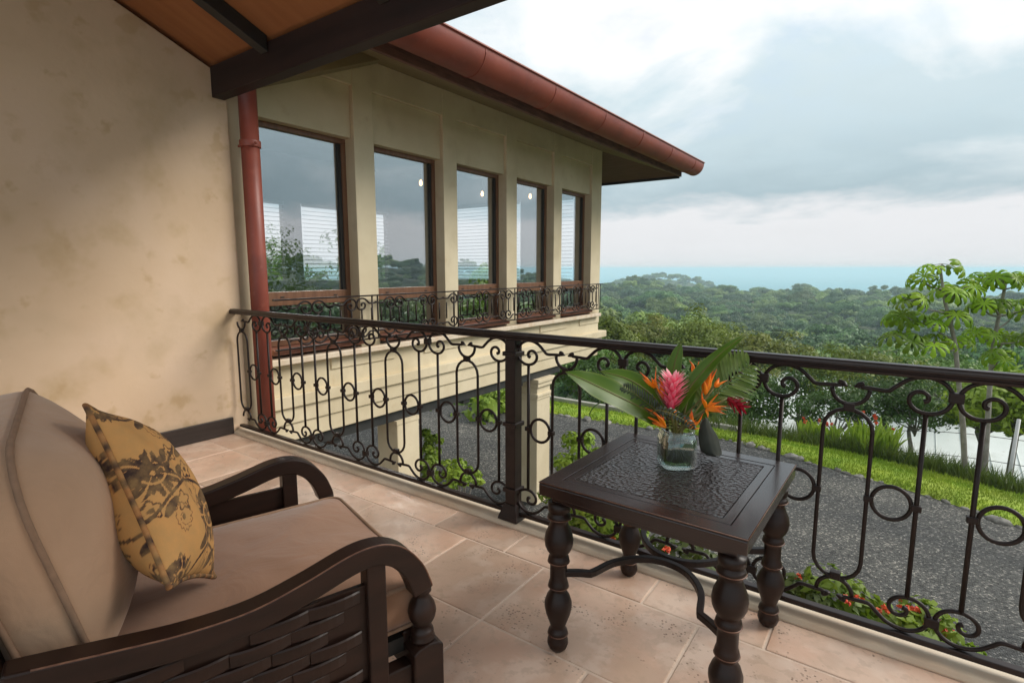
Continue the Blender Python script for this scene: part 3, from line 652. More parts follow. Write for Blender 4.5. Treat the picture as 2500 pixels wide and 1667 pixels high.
# ------------------------------------------------------------------ house wing
wing = thing('house_wing', (-6.5, 6.5, GZ), 'cream house wing on columns with five tall windows and red gutter', 'house wing')
XP, XPAN, XF_ = -5.0, -5.05, -5.17
Y0, Y1, ZT = 2.80, 10.05, 3.74
piers = [(2.80, 2.90), (4.01, 4.288), (5.44, 5.707), (6.843, 7.118), (8.24, 8.507), (9.642, 10.05)]
for a, b in piers: MB().box(-5.36, a, .56, XP, b, ZT + .09).build('pier', M['facade'], wing, smooth=False, bevel=.006)
wins = [(piers[i][1], piers[i + 1][0]) for i in range(5)]
ZH, ZS = 2.87, .66
for a, b in wins:
    MB().box(-5.36, a + .001, ZH, XPAN, b - .001, 3.42).build('lintel_panel', M['facade'], wing, smooth=False, bevel=.005)
    MB().box(-5.36, a + .001, 3.421, XP - .004, b - .001, ZT + .085).build('frieze', M['facade'], wing, smooth=False, bevel=.004)
    w = MB().box(XF_ - .06, a + .001, ZH - .055, XF_ + .02, b - .001, ZH - .001).build('window', M['frame'], wing, smooth=False, bevel=.004)
    for q in ((XF_ - .06, b - .06, ZS, XF_ + .02, b - .002, ZH - .056), (XF_ - .06, a + .002, ZS, XF_ + .02, a + .06, ZH - .056)): MB().box(*q).build('jamb', M['frame'], w, smooth=False, bevel=.004)
    MB().box(XF_ - .05, a + .061, 1.075, XF_ + .028, b - .061, 1.215).build('transom', M['frame'], w, smooth=False, bevel=.004)
    MB().box(XF_ - .05, a + .061, ZS, XF_ + .015, b - .061, ZS + .06).build('bottom_rail', M['frame'], w, smooth=False, bevel=.004)
    for q in ((XF_ - .045, b - .10, 1.216, XF_ + .006, b - .061, ZH - .056), (XF_ - .045, a + .061, 1.216, XF_ + .006, a + .10, ZH - .056)): MB().box(*q).build('sash_rail', M['rafter'], w, smooth=False)
    MB().box(XF_ - .02, a + .10, 1.215, XF_ - .012, b - .10, ZH - .055).build('pane', M['pane'], w, smooth=False)
    MB().box(XF_ - .022, a + .06, ZS + .06, XF_ - .014, b - .06, 1.076).build('pane', M['pane'], w, smooth=False)
    for t in (.22, .8):
        yy = lerp(a, b, t); MB().box(XF_ + .028, yy - .02, 1.155, XF_ + .036, yy + .02, 1.168).build('latch', M['rafter'], w, smooth=False)
    MB().box(-5.34, a + .001, .60, -4.94, b - .001, .655).build('sill', M['terra'], wing, smooth=False, bevel=.006)
MB().box(-5.36, Y0, .06, XP - .012, Y1 - .012, .559).build('apron_wall', M['facade'], wing, smooth=False)
for a, b in piers[1:]: MB().box(XP - .0125, a - .42, .36, XP + .006, a + .5 if b < 10 else b - .01, .50).build('apron_block', M['facade'], wing, smooth=False, bevel=.006)
MB().box(-5.36, Y0, .50, -4.90, Y1 - .1, .562).build('balcony_ledge', M['kerb'], wing, smooth=False, bevel=.008)
MB().box(-9.3, Y0, .045, XP + .055, Y1 + .26, .175).build('cornice', M['facade'], wing, smooth=False, bevel=.012)
MB().box(-9.25, Y0, -.13, XP + .018, Y1 + .12, .0445).build('cornice_band', M['facade'], wing, smooth=False, bevel=.01)
MB().box(-9.2, Y0, -.315, XP - .004, Y1 - .02, -.1305).build('lower_band', M['facade'], wing, smooth=False, bevel=.01)
MB().box(-5.28, Y0, -.45, -5.06, 8.6, -.3155).build('floor_beam', M['steel'], wing, smooth=False)
for yy in (3.6, 5.9, 7.3): MB().box(-9.1, yy, -.52, -5.1, yy + .14, -.3157).build('cross_beam', M['steel'], wing, smooth=False)
for yc, s in ((4.72, .19), (7.98, .215)):
    cx_ = -5.02 - s
    c = MB().box(cx_ - s, yc - s, GZ - .1, cx_ + s, yc + s, -.50).build('column', M['facade'], wing, smooth=False, bevel=.012)
    if yc < 6:
        MB().box(cx_ - s - .01, yc - s - .01, -.4995, cx_ + s + .01, yc + s + .01, -.4505).build('cap_plate', M['facade'], c, smooth=False); continue
    for z0, z1, e in ((-.52, -.4505, .07), (-.60, -.521, .045), (-.78, -.72, .03), (-.83, -.781, .015)): MB().box(cx_ - s - e, yc - s - e, z0, cx_ + s + e, yc + s + e, z1).build('capital_moulding', M['facade'], c, smooth=False, bevel=.012)
# roof: sloping soffits, fascia, gutter
XE, YE, ZE = -3.93, 11.45, 3.34
XS, ZS2 = -5.3, ZT + .3 * .355
sof = MB().loft([[(XS, Y0, ZS2), (XS, Y1 - .37, ZS2), (XE, YE, ZE + .02), (XE, Y0, ZE + .02)], [(XS, Y0, ZS2 + .05), (XS, Y1 - .37, ZS2 + .05), (XE, YE, ZE + .07), (XE, Y0, ZE + .07)]])
so = sof.build('soffit', M['soffit'], wing, smooth=False)
MB().loft([[(XS, Y1 - .37, ZS2), (-9.3, Y1 - .37, ZS2), (-9.3, YE, ZE + .02), (XE - .002, YE, ZE + .02)], [(XS, Y1 - .37, ZS2 + .05), (-9.3, Y1 - .37, ZS2 + .05), (-9.3, YE, ZE + .07), (XE - .002, YE, ZE + .07)]]).build('end_soffit', M['soffitb'], wing, smooth=False)
MB().prism([(Y0 - .12, 3.00), (4.42, ZT + .02), (4.42, ZT + .1), (Y0 - .12, ZT + .1)], -5.35, -4.55, 'x').build('sloped_soffit', M['soffit'], wing, smooth=False)
MB().box(XE, Y0 - .3, ZE, XE + .04, YE + .04, ZE + .2).build('fascia', M['fascia'], wing, smooth=False, bevel=.004)
MB().box(-9.3, YE + .001, ZE - .03, XE - .001, YE + .039, ZE + .2).build('end_fascia', M['rafter'], wing, smooth=False)
e0 = [(XE + .1, Y0 - .3), (XE + .1, YE + .1), (-9.3, YE + .1), (-9.3, Y0 - .3)]; e1 = [(-6.4, Y0 - .3), (-6.4, 8.9), (-6.8, 8.9), (-6.8, Y0 - .3)]
MB().loft([[(x, y, ZE + .21) for x, y in e0], [(x, y, ZE + 1.15) for x, y in e1], [(x, y, ZE + 1.22) for x, y in e1], [(x, y, ZE + .28) for x, y in e0]], False, False).build('roof', M['redroof'], wing, smooth=False)
def half_round(r, y, n=30, th=.0):
    return [(XE + .043 + .2 + r * 1.0 * math.cos(a), y, ZE + .245 + r * math.sin(a) * 1.12) for a in np.linspace(-math.pi, 0, n)]
gy0, gy1 = Y0 - .3, YE + .2
gp = half_round(.2, 0); gp = gp + [(XE + .043 + .40 + .02, 0, ZE + .255), (XE + .043 + .40 + .015, 0, ZE + .27), (XE + .043 + .385, 0, ZE + .262)] + [(q[0], 0, q[2]) for q in half_round(.188, 0)[::-1]]
gut = MB(); gut.prism([(q[0], q[2]) for q in gp], gy0, gy1, 'y'); gt = gut.build('gutter', M['red'], wing, smooth=True); em = gt.modifiers.new('split', 'EDGE_SPLIT'); em.split_angle = R_(30)
cap = MB(); cap.prism([(q[0], q[2]) for q in half_round(.199, 0)] , gy1 - .008, gy1 - .001, 'y'); cap.build('end_cap', M['red'], gt, smooth=False)
for k in range(6):
    yy = 4.434 + 1.335 * k; sm = MB(); sm.tube([(q[0], yy, q[2]) for q in half_round(.2025, 0, 16)], .0055, 6); sm.build('seam', M['red'], gt)
# room inside
zc = 3.5
wwin = [(4.45, 5.72), (6.1, 6.98), (7.45, 8.17)]; nwin = [(-8.8, -7.68), (-7.35, -6.88), (-6.1, -5.55)]
rm = MB(); yl = 2.82
for a, b in wwin + [(10.0, 10.0)]: rm.box(-9.3, yl, .18, -9.2, a, zc); yl = b
for a, b in wwin: rm.box(-9.3, a, .18, -9.2, b, 1.22); rm.box(-9.3, a, 2.66, -9.2, b, zc)
xl = -9.2
for a, b in nwin + [(-5.36, -5.36)]: rm.box(xl, 9.93, .18, a, 10.03, zc); xl = b
for a, b in nwin: rm.box(a, 9.93, .18, b, 10.03, 1.2); rm.box(a, 9.93, 2.9, b, 10.03, zc)
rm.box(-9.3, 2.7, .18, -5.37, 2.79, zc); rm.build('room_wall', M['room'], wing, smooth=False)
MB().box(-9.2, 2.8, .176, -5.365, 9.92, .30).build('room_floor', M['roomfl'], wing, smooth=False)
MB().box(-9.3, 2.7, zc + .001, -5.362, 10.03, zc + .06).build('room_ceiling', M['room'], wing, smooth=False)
def blind(x0, y0, x1, y1, z0, z1, label, step=.075):
    Lh = math.hypot(x1 - x0, y1 - y0); root = thing('window_blind', ((x0 + x1) / 2, (y0 + y1) / 2, z0), label, 'blind', 'blinds inside the wing', rz=math.atan2(y1 - y0, x1 - x0), local=True)
    sl = MB().box(-Lh / 2, -.022, -.0025, Lh / 2, .022, .0025).mesh('slat', smooth=False); sl.materials.append(M['white'])
    k = 0
    while z0 + k * step < z1:
        o = link('slat', sl, None, root, loc=(0, 0, k * step)); o.rotation_euler = (R_(12), 0, 0); k += 1
    MB().box(-Lh / 2, -.03, z1 - z0, Lh / 2, .03, z1 - z0 + .05).build('head_rail', M['white'], root, smooth=False)
nm = ['nearest the balcony', 'in the middle of the side wall', 'far along the side wall']
for (a, b), q in zip(wwin, nm): blind(-9.16, a, -9.16, b, 1.24, 2.6, 'white slatted blind ' + q + ', seen through the wing windows')
for (a, b), q in zip(nwin, ['at the left of the end wall', 'in the middle of the end wall', 'at the right of the end wall']): blind(a, 9.88, b, 9.88, 1.22, 2.84, 'white slatted blind ' + q + ', seen through the wing windows')
for i, (x, y, q) in enumerate([(-7, 5.3, 'first'), (-7, 7.03, 'second'), (-7, 8.75, 'third'), (-6.42, 9.62, 'fourth')]):
    root = thing('pendant_lamp', (x, y, zc), f'lit pendant lamp glowing behind the {q} wing window from the left', 'lamp', 'pendant lamps in the wing')
    MB().tube([(x, y, zc), (x, y, 3.06)], .006, 5).build('cord', M['rafter'], root)
    MB().lathe([(.012, .12), (.03, .10), (.04, .06), (.04, .055)], 12, (x, y, 2.95)).build('socket', M['steel'], root)
    MB().lathe([(.012, .04), (.022, .015), (.028, -.015), (.022, -.045), (.006, -.058)], 12, (x, y, 2.95)).build('bulb', M['bulb'], root)
# window railing in front of the wing
jr = thing('window_railing', (-4.93, 6, .6), 'low dark iron railing with scrolls along the wing windows', 'railing')
JX, JZ0, JZ1 = -4.90, .665, 1.14
jm = {}
def jp(pts): return [(0, a, b) for a, b in pts]
jsc = lambda sg, f: [(0, sg * (a - .163) * .95, (lambda z: (JZ0 + JZ1) - z if f else z)(JZ1 - .02 - (1.062 - b) * .95)) for (a, b) in [(p.x, p.z) for p in scroll_path(1, 0)]]
for sg in (-1, 1):
    for f in (0, 1): jm[(sg, f)] = MB().tube(jsc(sg, f)[::3], .0105, 6).mesh('scroll')
jm['bar'] = MB().tube([(0, 0, JZ0), (0, 0, JZ1)], .0095, 6).mesh('baluster'); jm['mid'] = MB().tube([(0, 0, JZ0 + .13), (0, 0, JZ1 - .13)], .0095, 6).mesh('baluster')
for m in jm.values(): m.materials.append(M['iron'])
yy = 3.06
while yy < 9.75:
    for d, sg in ((.12, 1), (.40, -1)):
        for f in (0, 1): o = link('scroll', jm[(sg, f)], None, jr); o.location = (JX, yy + d, 0)
    for d in (.05, .19, .33, .47): o = link('baluster', jm['mid'], None, jr); o.location = (JX, yy + d, 0)
    yy += .56
for yb in (4.10, 4.18, 5.50, 5.58, 6.92, 7.0, 8.30, 8.38, 9.72, 9.80, 9.88): o = link('baluster', jm['bar'], None, jr); o.location = (JX, yb, 0)
tr = MB(); tr.box(JX - .022, 2.9, JZ1, JX + .022, 9.97, JZ1 + .016); tr.box(-5.0, 9.93, JZ1 + .0002, JX - .023, 9.968, JZ1 + .0158); tr.build('top_rail', M['rail'], jr, smooth=False)
tr = MB(); tr.box(JX - .014, 2.9, JZ0 - .016, JX + .014, 9.96, JZ0); tr.build('bottom_rail', M['rail'], jr, smooth=False)

# ------------------------------------------------------------------ lounge chair
A17 = R_(17); du = Vector((math.cos(A17), -math.sin(A17), 0)); dv = Vector((math.sin(A17), math.cos(A17), 0))
def chair_w(u, v): return du * u + dv * v
U0, V0 = -1.915, .30
cb = chair_w(U0, V0)
chair = thing('lounge_chair', (cb.x, cb.y, 0), 'dark wood lounge chair with tan cushions and woven side panels', 'chair', rz=-A17, local=True)
ARM = [(-.52, .625), (-.43, .612), (-.33, .597), (-.20, .580), (-.05, .578), (.085, .605), (.20, .637), (.27, .646), (.33, .637), (.388, .604), (.44, .54), (.467, .478), (.476, .445)]
AP = spline([(0, a, b) for a, b in ARM], 48)
def arm_band(x0, x1, th):
    top = [(p.y, p.z) for p in AP]; bot = []
    for i, p in enumerate(AP):
        t = (AP[min(i + 1, 47)] - AP[max(i - 1, 0)]).normalized(); nrm = Vector((0, -t.z, t.y)); q = p - nrm * th; bot.append((q.y, q.z))
    return MB().prism(top + bot[::-1], x0, x1, 'x'), top, bot
slatm = {}
for sg in (1, -1):
    xo, xi = sg * .485, sg * .42; lo, hi = min(xo, xi), max(xo, xi)
    b, top, bot = arm_band(lo, hi, .066); ar = b.build('arm_rest', M['wood'], chair, smooth=False, bevel=.006)
    MB().tube([(xo - sg * .002, y, z - .002) for y, z in top[2:-1]], .0024, 6).build('worn_highlight', M['worn_hl'], ar)  # painted highlight and wear, as a tan line on the arm's outer edge
    xm = sg * .4525
    MB().box(lo + .004, .262, .12, hi - .004, .322, .585).build('stile', M['wood'], chair, smooth=False, bevel=.005)
    MB().box(lo + .006, -.52, .12, hi - .006, -.46, .56).build('rear_stile', M['wood'], chair, smooth=False, bevel=.005)
    MB().lathe([(.026, .447), (.030, .440), (.032, .428), (.022, .42), (.026, .408), (.040, .385), (.046, .362), (.042, .338), (.030, .316), (.024, .305), (.034, .298), (.037, .288), (.034, .278), (.040, .270), (.040, .262)], 20, (xm, .452, 0)).build('turned_post', M['wood'], chair)
    blk = MB().prism([(.400, 0), (.504, 0), (.504, .245), (.485, .258), (.452, .263), (.419, .258), (.400, .245)], xm - .046, xm + .046, 'x').build('front_leg', M['wood'], chair, smooth=False, bevel=.005)
    MB().box(xm - .04, -.56, 0, xm + .04, -.48, .14).build('rear_leg', M['wood'], chair, smooth=False, bevel=.005)
    MB().box(lo + .006, -.46, .13, hi - .006, .40, .21).build('side_rail', M['wood'], chair, smooth=False, bevel=.005)
    MB().box(xm - .008, -.46, .205, xm + .008, .262, .52).build('panel_backing', M['wood'], chair, smooth=False)
    # basket weave panel, each slat its own piece
    if 'w' not in slatm:
        def slat(l, bow):
            m = MB(); rows = []
            for k in range(7):
                t = -1 + k / 3; o = bow * (1 - t * t)
                rows.append([(o, t * l / 2, -.0205), (o + .0035, t * l / 2, -.016), (o + .0035, t * l / 2, .016), (o, t * l / 2, .0205)])
            m.grid(rows); return m.mesh('slat', smooth=False)
        slatm['w'] = slat(.150, .010); slatm['w'].materials.append(M['wood'])
    for row in range(9):
        z = .235 + row * .0425
        for col in range(-1, 6):
            yc = -.43 + col * .150 + (.05 * (row % 3)); ymax = .262
            if yc - .075 < -.462 or yc + .075 > ymax + .004: continue
            k = min(range(48), key=lambda i: abs(AP[i].y - yc))
            if z + .03 > bot[k][1]: continue
            o = link('slat', slatm['w'], None, chair, loc=(xm + sg * (.0085 + .003 * ((row + col) % 2)), yc, z))
            if sg < 0: o.scale = (-1, 1, 1)
MB().box(-.42, .40, .15, .42, .445, .285).build('front_rail', M['wood'], chair, smooth=False, bevel=.005)
MB().box(-.42, -.50, .22, .42, .40, .27).build('seat_deck', M['rafter'], chair, smooth=False)
bk = MB().prism([(-.53, .14), (-.48, .14), (-.60, 1.08), (-.65, 1.08)], -.42, .42, 'x').build('back_frame', M['wood'], chair, smooth=False, bevel=.006)
def rrect(w, h, r, n=6):
    out = []
    for cx_, cy_, a0 in ((w / 2 - r, h / 2 - r, 0), (-w / 2 + r, h / 2 - r, 90), (-w / 2 + r, -h / 2 + r, 180), (w / 2 - r, -h / 2 + r, 270)):
        out += [(cx_ + r * math.cos(R_(a0 + 90 * k / n)), cy_ + r * math.sin(R_(a0 + 90 * k / n))) for k in range(n + 1)]
    res = []
    for i, p in enumerate(out):           # densify the straight runs
        q = out[(i + 1) % len(out)]; d = math.hypot(q[0] - p[0], q[1] - p[1]); m = max(1, int(d / .045))
        res += [(lerp(p[0], q[0], k / m), lerp(p[1], q[1], k / m)) for k in range(m)]
    return res
def cushion(name, w, h, t, top_b, bot_b, rc, Mx, m, mp, parent, sag=0):
    base = rrect(w, h, rc); loops = []
    def ring(k, z, fx=None): return [Mx @ Vector((x * k, y * k, z + (fx(x * k, y * k) if fx else 0))) for x, y in base]
    for k in (.02, .25, .5, .7, .85, .94): loops.append(ring(k, -t / 2 - bot_b * (1 - k ** 3)))
    loops.append(ring(1, -t / 2))
    for q in (.25, .5, .75): loops.append(ring(1 + .02 * math.sin(math.pi * q), -t / 2 + t * q))
    loops.append(ring(1, t / 2))
    wr = lambda x, y: .005 * math.sin(x * 13 + y * 7) * math.sin(y * 9 - x * 4 + 1) + .0025 * math.sin(y * 37 - x * 17) * math.sin(x * 11)
    for k in (.97, .93, .86, .76, .64, .5, .35, .2, .02): loops.append(ring(k, t / 2 + top_b * (1 - k ** 2.6), wr))
    c = MB().loft(loops).build(name, m, parent)
    for z in (t / 2, -t / 2): MB().tube([Mx @ Vector((x * 1.006, y * 1.006, z)) for x, y in base], .0075, 8, closed=True).build('piping', mp, c)
    return c
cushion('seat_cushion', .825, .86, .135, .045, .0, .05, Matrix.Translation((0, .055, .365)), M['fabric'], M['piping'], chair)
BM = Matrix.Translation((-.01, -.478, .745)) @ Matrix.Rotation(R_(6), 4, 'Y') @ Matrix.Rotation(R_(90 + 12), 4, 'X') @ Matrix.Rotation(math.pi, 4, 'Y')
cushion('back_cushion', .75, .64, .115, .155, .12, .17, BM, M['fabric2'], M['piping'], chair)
# throw pillow with brown floral print
def pat(s, t):
    """floral print: 1 brown figure, 0 ground"""
    v = 0.0
    for fx, fy, R0, rot, dens in ((.30, -.42, .50, .4, 1), (-.78, .10, .44, 1.3, 1), (.05, .72, .36, 2.2, 1), (-.75, -1.0, .36, .2, 1), (1.0, .30, .34, 0, 1), (-.85, .95, .32, .9, 1), (.9, -1.0, .34, 1.7, 1)):
        dx, dy = s - fx, (t - fy) * 1.35; r = math.hypot(dx, dy)
        if r < R0 * 1.2:
            a = math.atan2(dy, dx) + rot
            pet = .62 + .38 * abs(math.cos(a * 3.5)) * (.8 + .2 * math.sin(a * 2)); edge_ = pet * R0
            if r < edge_ * (.93 + .07 * math.sin(a * 21)):
                v = 1
                if abs(((a * 3.5 / math.pi + .5) % 1) - .5) < .055 + .02 * r / R0 and r > .12 * R0: v = 0
                if abs(r - .34 * R0) < .017: v = 0
                if abs(math.sin(a * 14)) < .14 and r > .5 * R0: v = .2
                if r < .08 * R0: v = 0
    for k, (off, amp, fr, ph) in enumerate(((.38, .22, 3.1, .3), (-.22, .20, 2.6, 2.0), (-.9, .16, 3.6, 1.0), (.92, .12, 3.0, .5))):
        c = off + amp * math.sin(s * fr + ph)
        if abs(t - c) < .019: v = max(v, .97)
        for j in range(-3, 4):
            lx = j * .44 + k * .17; ly = off + amp * math.sin(lx * fr + ph) + (.10 if j % 2 else -.10)
            e = ((s - lx) * .9 + (t - ly) * .5) / .17; q = (-(s - lx) * .5 + (t - ly) * .9) / .055
            if e * e + q * q < 1: v = 1
            hx, hy = lx + .2, ly + .03; r = math.hypot(s - hx, t - hy)
            if abs(r - .085 - .02 * math.sin(5 * math.atan2(t - hy, s - hx))) < .013: v = max(v, .85)
            if r < .028 and j % 2: v = 1
    for k, (cx_, cy_, r0, tw) in enumerate(((-.15, -.15, .20, 1), (.72, -.05, .17, -1), (-.2, .68, .18, -1), (.05, -.92, .17, 1), (-.55, -.42, .16, -1), (.62, .62, .16, 1), (.95, -.85, .15, 1))):
        dx, dy = s - cx_, t - cy_; r = math.hypot(dx, dy)
        if r < r0:
            a = (math.atan2(dy, dx) * tw + r / r0 * 9.0) % (2 * math.pi)
            if a < .55 - .3 * r / r0 and r > .02: v = max(v, .92)
            if abs(r - r0 * .86 - .012 * math.sin(13 * math.atan2(dy, dx))) < .008: v = max(v, .7)
            if r < .03: v = 1
    return v
def loc2(u, v, z): return Vector((u, v, z))
pa, pbb, ptt = chair_w(-1.57, .10), chair_w(-1.85, .235), chair_w(-1.89, -.035)
CA, CB, CT = Vector((pa.x, pa.y, .655)), Vector((pbb.x, pbb.y, .500)), at(207, 984, (at(0, 0, 1) - EYE).length and 1.0)
CT = Vector((ptt.x, ptt.y, 1.085))
CC = CT + (CB - CA) * .55 + Vector((0, 0, -.09))
ctr = (CA + CB + CT + CC) / 4; ex = (CB - CA) / 2; ey = (CT - CA) / 2; nn = ex.cross(ey).normalized()
if nn.dot(EYE - ctr) < 0: nn = -nn
pl = thing('throw_pillow', tuple(ctr), 'ochre throw pillow with dark brown floral print leaning on the chair cushion', 'pillow')
def pil(s, t, side):
    x = s * (1 - .10 * (1 - t * t) * s * s); y = t * (1 - .07 * (1 - s * s) * t * t)
    d = max(0, (1 - s ** 2)) ** .55 * max(0, (1 - t ** 2)) ** .55
    wr = .006 * math.sin(9 * s + 5 * t) * d
    return ctr + ex * x + ey * y + nn * (side * (.105 if side > 0 else .12) * d + wr)
def pillow_mat():
    m = mat('pillow_fabric', (.5, .3, .1), (.40, .235, .085), .85, scale=30, coord='obj', tt=[(0, (.53, .27, .085)), (.45, (.32, .14, .045)), (.8, (.045, .018, .012)), (1, (.03, .012, .009))], bump=.3, bscale=260, bdist=.0012)
    return m
M['pillow'] = pillow_mat()
ns, nt_ = 150, 210
for side, nm in ((1, 'front_cover'), (-1, 'back_cover')):
    a, b = (ns, nt_) if side > 0 else (ns // 2, nt_ // 2)
    rows = [[pil(-1 + 2 * i / a, -1 + 2 * j / b, side) for i in range(a + 1)] for j in range(b + 1)]
    tt = [pat(-1 + 2 * i / a, -1 + 2 * j / b) for j in range(b + 1) for i in range(a + 1)]; tt[0] = max(tt[0], .01)
    if side < 0: rows = [r[::-1] for r in rows]
    MB().grid(rows, tt).build(nm, M['pillow'], pl)
bd = [pil(-1, t, 1) for t in np.linspace(-1, 1, 30)] + [pil(s, 1, 1) for s in np.linspace(-1, 1, 24)[1:]] + [pil(1, t, 1) for t in np.linspace(1, -1, 30)[1:]] + [pil(s, -1, 1) for s in np.linspace(1, -1, 24)[1:-1]]
MB().tube(bd, .0075, 8, closed=True, tt=[.45 + .5 * (math.sin(i * 2.1) > .35) for i in range(len(bd))]).build('piping', M['pillow'], pl)

# ------------------------------------------------------------------ side table
TC, TZ = Vector((-.655, 1.970, 0)), .68
tab = thing('side_table', (TC.x, TC.y, 0), 'dark wood side table with hammered top and turned legs', 'table', rz=R_(-1.2), local=True)
hx, hy = .362, .378
def ringbox(mb, ox, oy, ix, iy, z0, z1):
    mb.box(-ox, -oy, z0, ox, -iy, z1); mb.box(-ox, iy, z0, ox, oy, z1); mb.box(-ox, -iy, z0, -ix, iy, z1); mb.box(ix, -iy, z0, ox, iy, z1); return mb
tp = MB(); tp.box(-hx, -hy, .627, hx, hy, .672); tt_ = tp.build('table_top', M['woodtop'], tab, smooth=False, bevel=.004)
def frame_ring(o, i, z0, z1):
    lo = [[(-o[0], -o[1], z0), (o[0], -o[1], z0), (o[0], o[1], z0), (-o[0], o[1], z0)], [(-o[0], -o[1], z1), (o[0], -o[1], z1), (o[0], o[1], z1), (-o[0], o[1], z1)],
          [(-i[0], -i[1], z1), (i[0], -i[1], z1), (i[0], i[1], z1), (-i[0], i[1], z1)], [(-i[0], -i[1], z0), (i[0], -i[1], z0), (i[0], i[1], z0), (-i[0], i[1], z0)]]
    return MB().loft(lo + [lo[0]], False, False)
frame_ring((hx - .001, hy - .001), (hx - .064, hy - .064), .6725, TZ).build('border', M['woodtop'], tt_, smooth=False, bevel=.0025)
frame_ring((hx - .067, hy - .067), (hx - .098, hy - .098), .6725, TZ - .001).build('inner_border', M['woodtop'], tt_, smooth=False, bevel=.002)
MB().box(-hx + .101, -hy + .101, .6725, hx - .101, hy - .101, TZ - .002).build('hammered_panel', M['hammer'], tt_, smooth=False)
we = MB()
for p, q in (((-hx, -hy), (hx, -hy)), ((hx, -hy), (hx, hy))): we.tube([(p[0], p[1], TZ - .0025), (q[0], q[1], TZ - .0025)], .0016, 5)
we.build('worn_highlight', M['worn_hl'], tt_)
MB().box(-hx + .035, -hy + .035, .595, hx - .035, hy - .035, .626).build('apron', M['woodtop'], tab, smooth=False, bevel=.003)
LP = [(.044, .594), (.044, .563), (.036, .560), (.036, .553), (.043, .548), (.046, .540), (.043, .532), (.036, .526), (.035, .515), (.042, .498), (.053, .472), (.0575, .448), (.055, .425), (.046, .405), (.036, .393), (.033, .387), (.040, .380), (.0425, .370), (.040, .358), (.035, .352),
      (.034, .345), (.034, .290), (.038, .280), (.041, .268), (.038, .256), (.031, .250), (.033, .243), (.045, .225), (.0545, .198), (.055, .180), (.049, .152), (.037, .120), (.030, .100), (.030, .090), (.037, .084), (.0405, .074), (.037, .064), (.036, .058), (.041, .045), (.0425, .030), (.036, .012), (.025, 0)]
lm = MB().lathe([(r_ * .95, z_) for r_, z_ in LP], 24).mesh('leg'); lm.materials.append(M['wood'])
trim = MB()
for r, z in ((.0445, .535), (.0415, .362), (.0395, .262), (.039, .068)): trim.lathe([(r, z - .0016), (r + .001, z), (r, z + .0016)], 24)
trm = trim.mesh('worn_ring'); trm.materials.append(M['worn_hl'])
for sx in (-1, 1):
    for sy in (-1, 1):
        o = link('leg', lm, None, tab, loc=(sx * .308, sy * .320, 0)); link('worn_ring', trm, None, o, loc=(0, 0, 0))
for sy in (-1, 1):
    pth = spline([(-.285, sy * .315, .318), (-.245, sy * .285, .318), (-.205, sy * .262, .318)], 8) + spline([(-.198, sy * .245, .318), (-.165, sy * .135, .318), (-.09, sy * .045, .318), (0, sy * .017, .318), (.09, sy * .045, .318), (.165, sy * .135, .318), (.198, sy * .245, .318)], 28) + spline([(.205, sy * .262, .318), (.245, sy * .285, .318), (.285, sy * .315, .318)], 8)
    MB().tube(pth, .0165, 4, up=(0, 0, 1)).build('stretcher', M['iron'], tab, smooth=False, bevel=.003)

# ------------------------------------------------------------------ vase and flowers
VC = Vector((-.672, 2.055, TZ - .002)); vase = thing('glass_vase', tuple(VC), 'clear square glass vase standing on the hammered table top', 'vase')
vr = R_(38)
def vsq(w, z, r=.03): return [(VC.x + x * math.cos(vr) - y * math.sin(vr), VC.y + x * math.sin(vr) + y * math.cos(vr), VC.z + z) for x, y in rrect(w, w, min(r, w * .45), 5)]
outl = [vsq(.115, .001, .035), vsq(.128, .008, .036), vsq(.134, .03, .036), vsq(.136, .08, .036), vsq(.132, .115, .036), vsq(.120, .133, .036), vsq(.114, .140, .036), vsq(.120, .150, .036)]
inl = [vsq(.112, .150, .034), vsq(.106, .140, .034), vsq(.112, .132, .034), vsq(.123, .114, .033), vsq(.127, .08, .033), vsq(.125, .03, .033), vsq(.112, .016, .03)]
nseg = min(len(l) for l in outl + inl)
def resamp(l, n):
    m = len(l); return [Vector(l[int(i * m / n) % m]).lerp(Vector(l[(int(i * m / n) + 1) % m]), (i * m / n) % 1) for i in range(n)]
MB().loft([resamp(l, 48) for l in outl + inl]).build('glass', M['vglass'], vase)
MB().loft([resamp(l, 48) for l in (vsq(.110, .018, .03), vsq(.122, .03, .033), vsq(.125, .08, .033), vsq(.119, .118, .033))]).build('water', glassmat('vase_water', .02, (.36, .42, .26), graze=.3), vase)
VD = (VC + Vector((0, 0, .1)) - EYE).dot(FWD)
def zb(x, y, d=0.): return at(1380 + x / 4.523, 820 + y / 4.523, VD + d)      # close-up pixels -> point near the vase
TOCAM = (EYE - VC).normalized(); SRC = VC + Vector((0, 0, .14))
def flower(name, label, cat='flower', group='flowers in the vase'): return thing(name, tuple(VC + Vector((0, 0, .02))), label, cat, group)
def stem(root, top, r=.0045):
    a = random.uniform(0, 6.28); b = VC + Vector((.035 * math.cos(a), .035 * math.sin(a), .022))
    MB().tube(spline([b, SRC + Vector((.02 * math.cos(a + 3), .02 * math.sin(a + 3), 0)), top], 12), r, 7).build('stem', M['stem'], root)
random.seed(3)
def big_leaf(label, pts, w, face, wave=.0, fold=.12, m='bq_leaf', prof=None):
    root = thing('bouquet_leaf', tuple(VC + Vector((0, 0, .02))), label, 'leaf', 'leaves in the vase')
    MB().leaf(pts, w, face, fold, wave, st=22, cols=8, prof=prof).build('blade', M[m], root)
    P = spline(pts, 16); MB().tube([p + Vector(face) * .001 for p in P], [lerp(.0035, .0008, i / 15) for i in range(16)], 6).build('midrib', M['stem'], root)
    stem(root, P[0], .004)
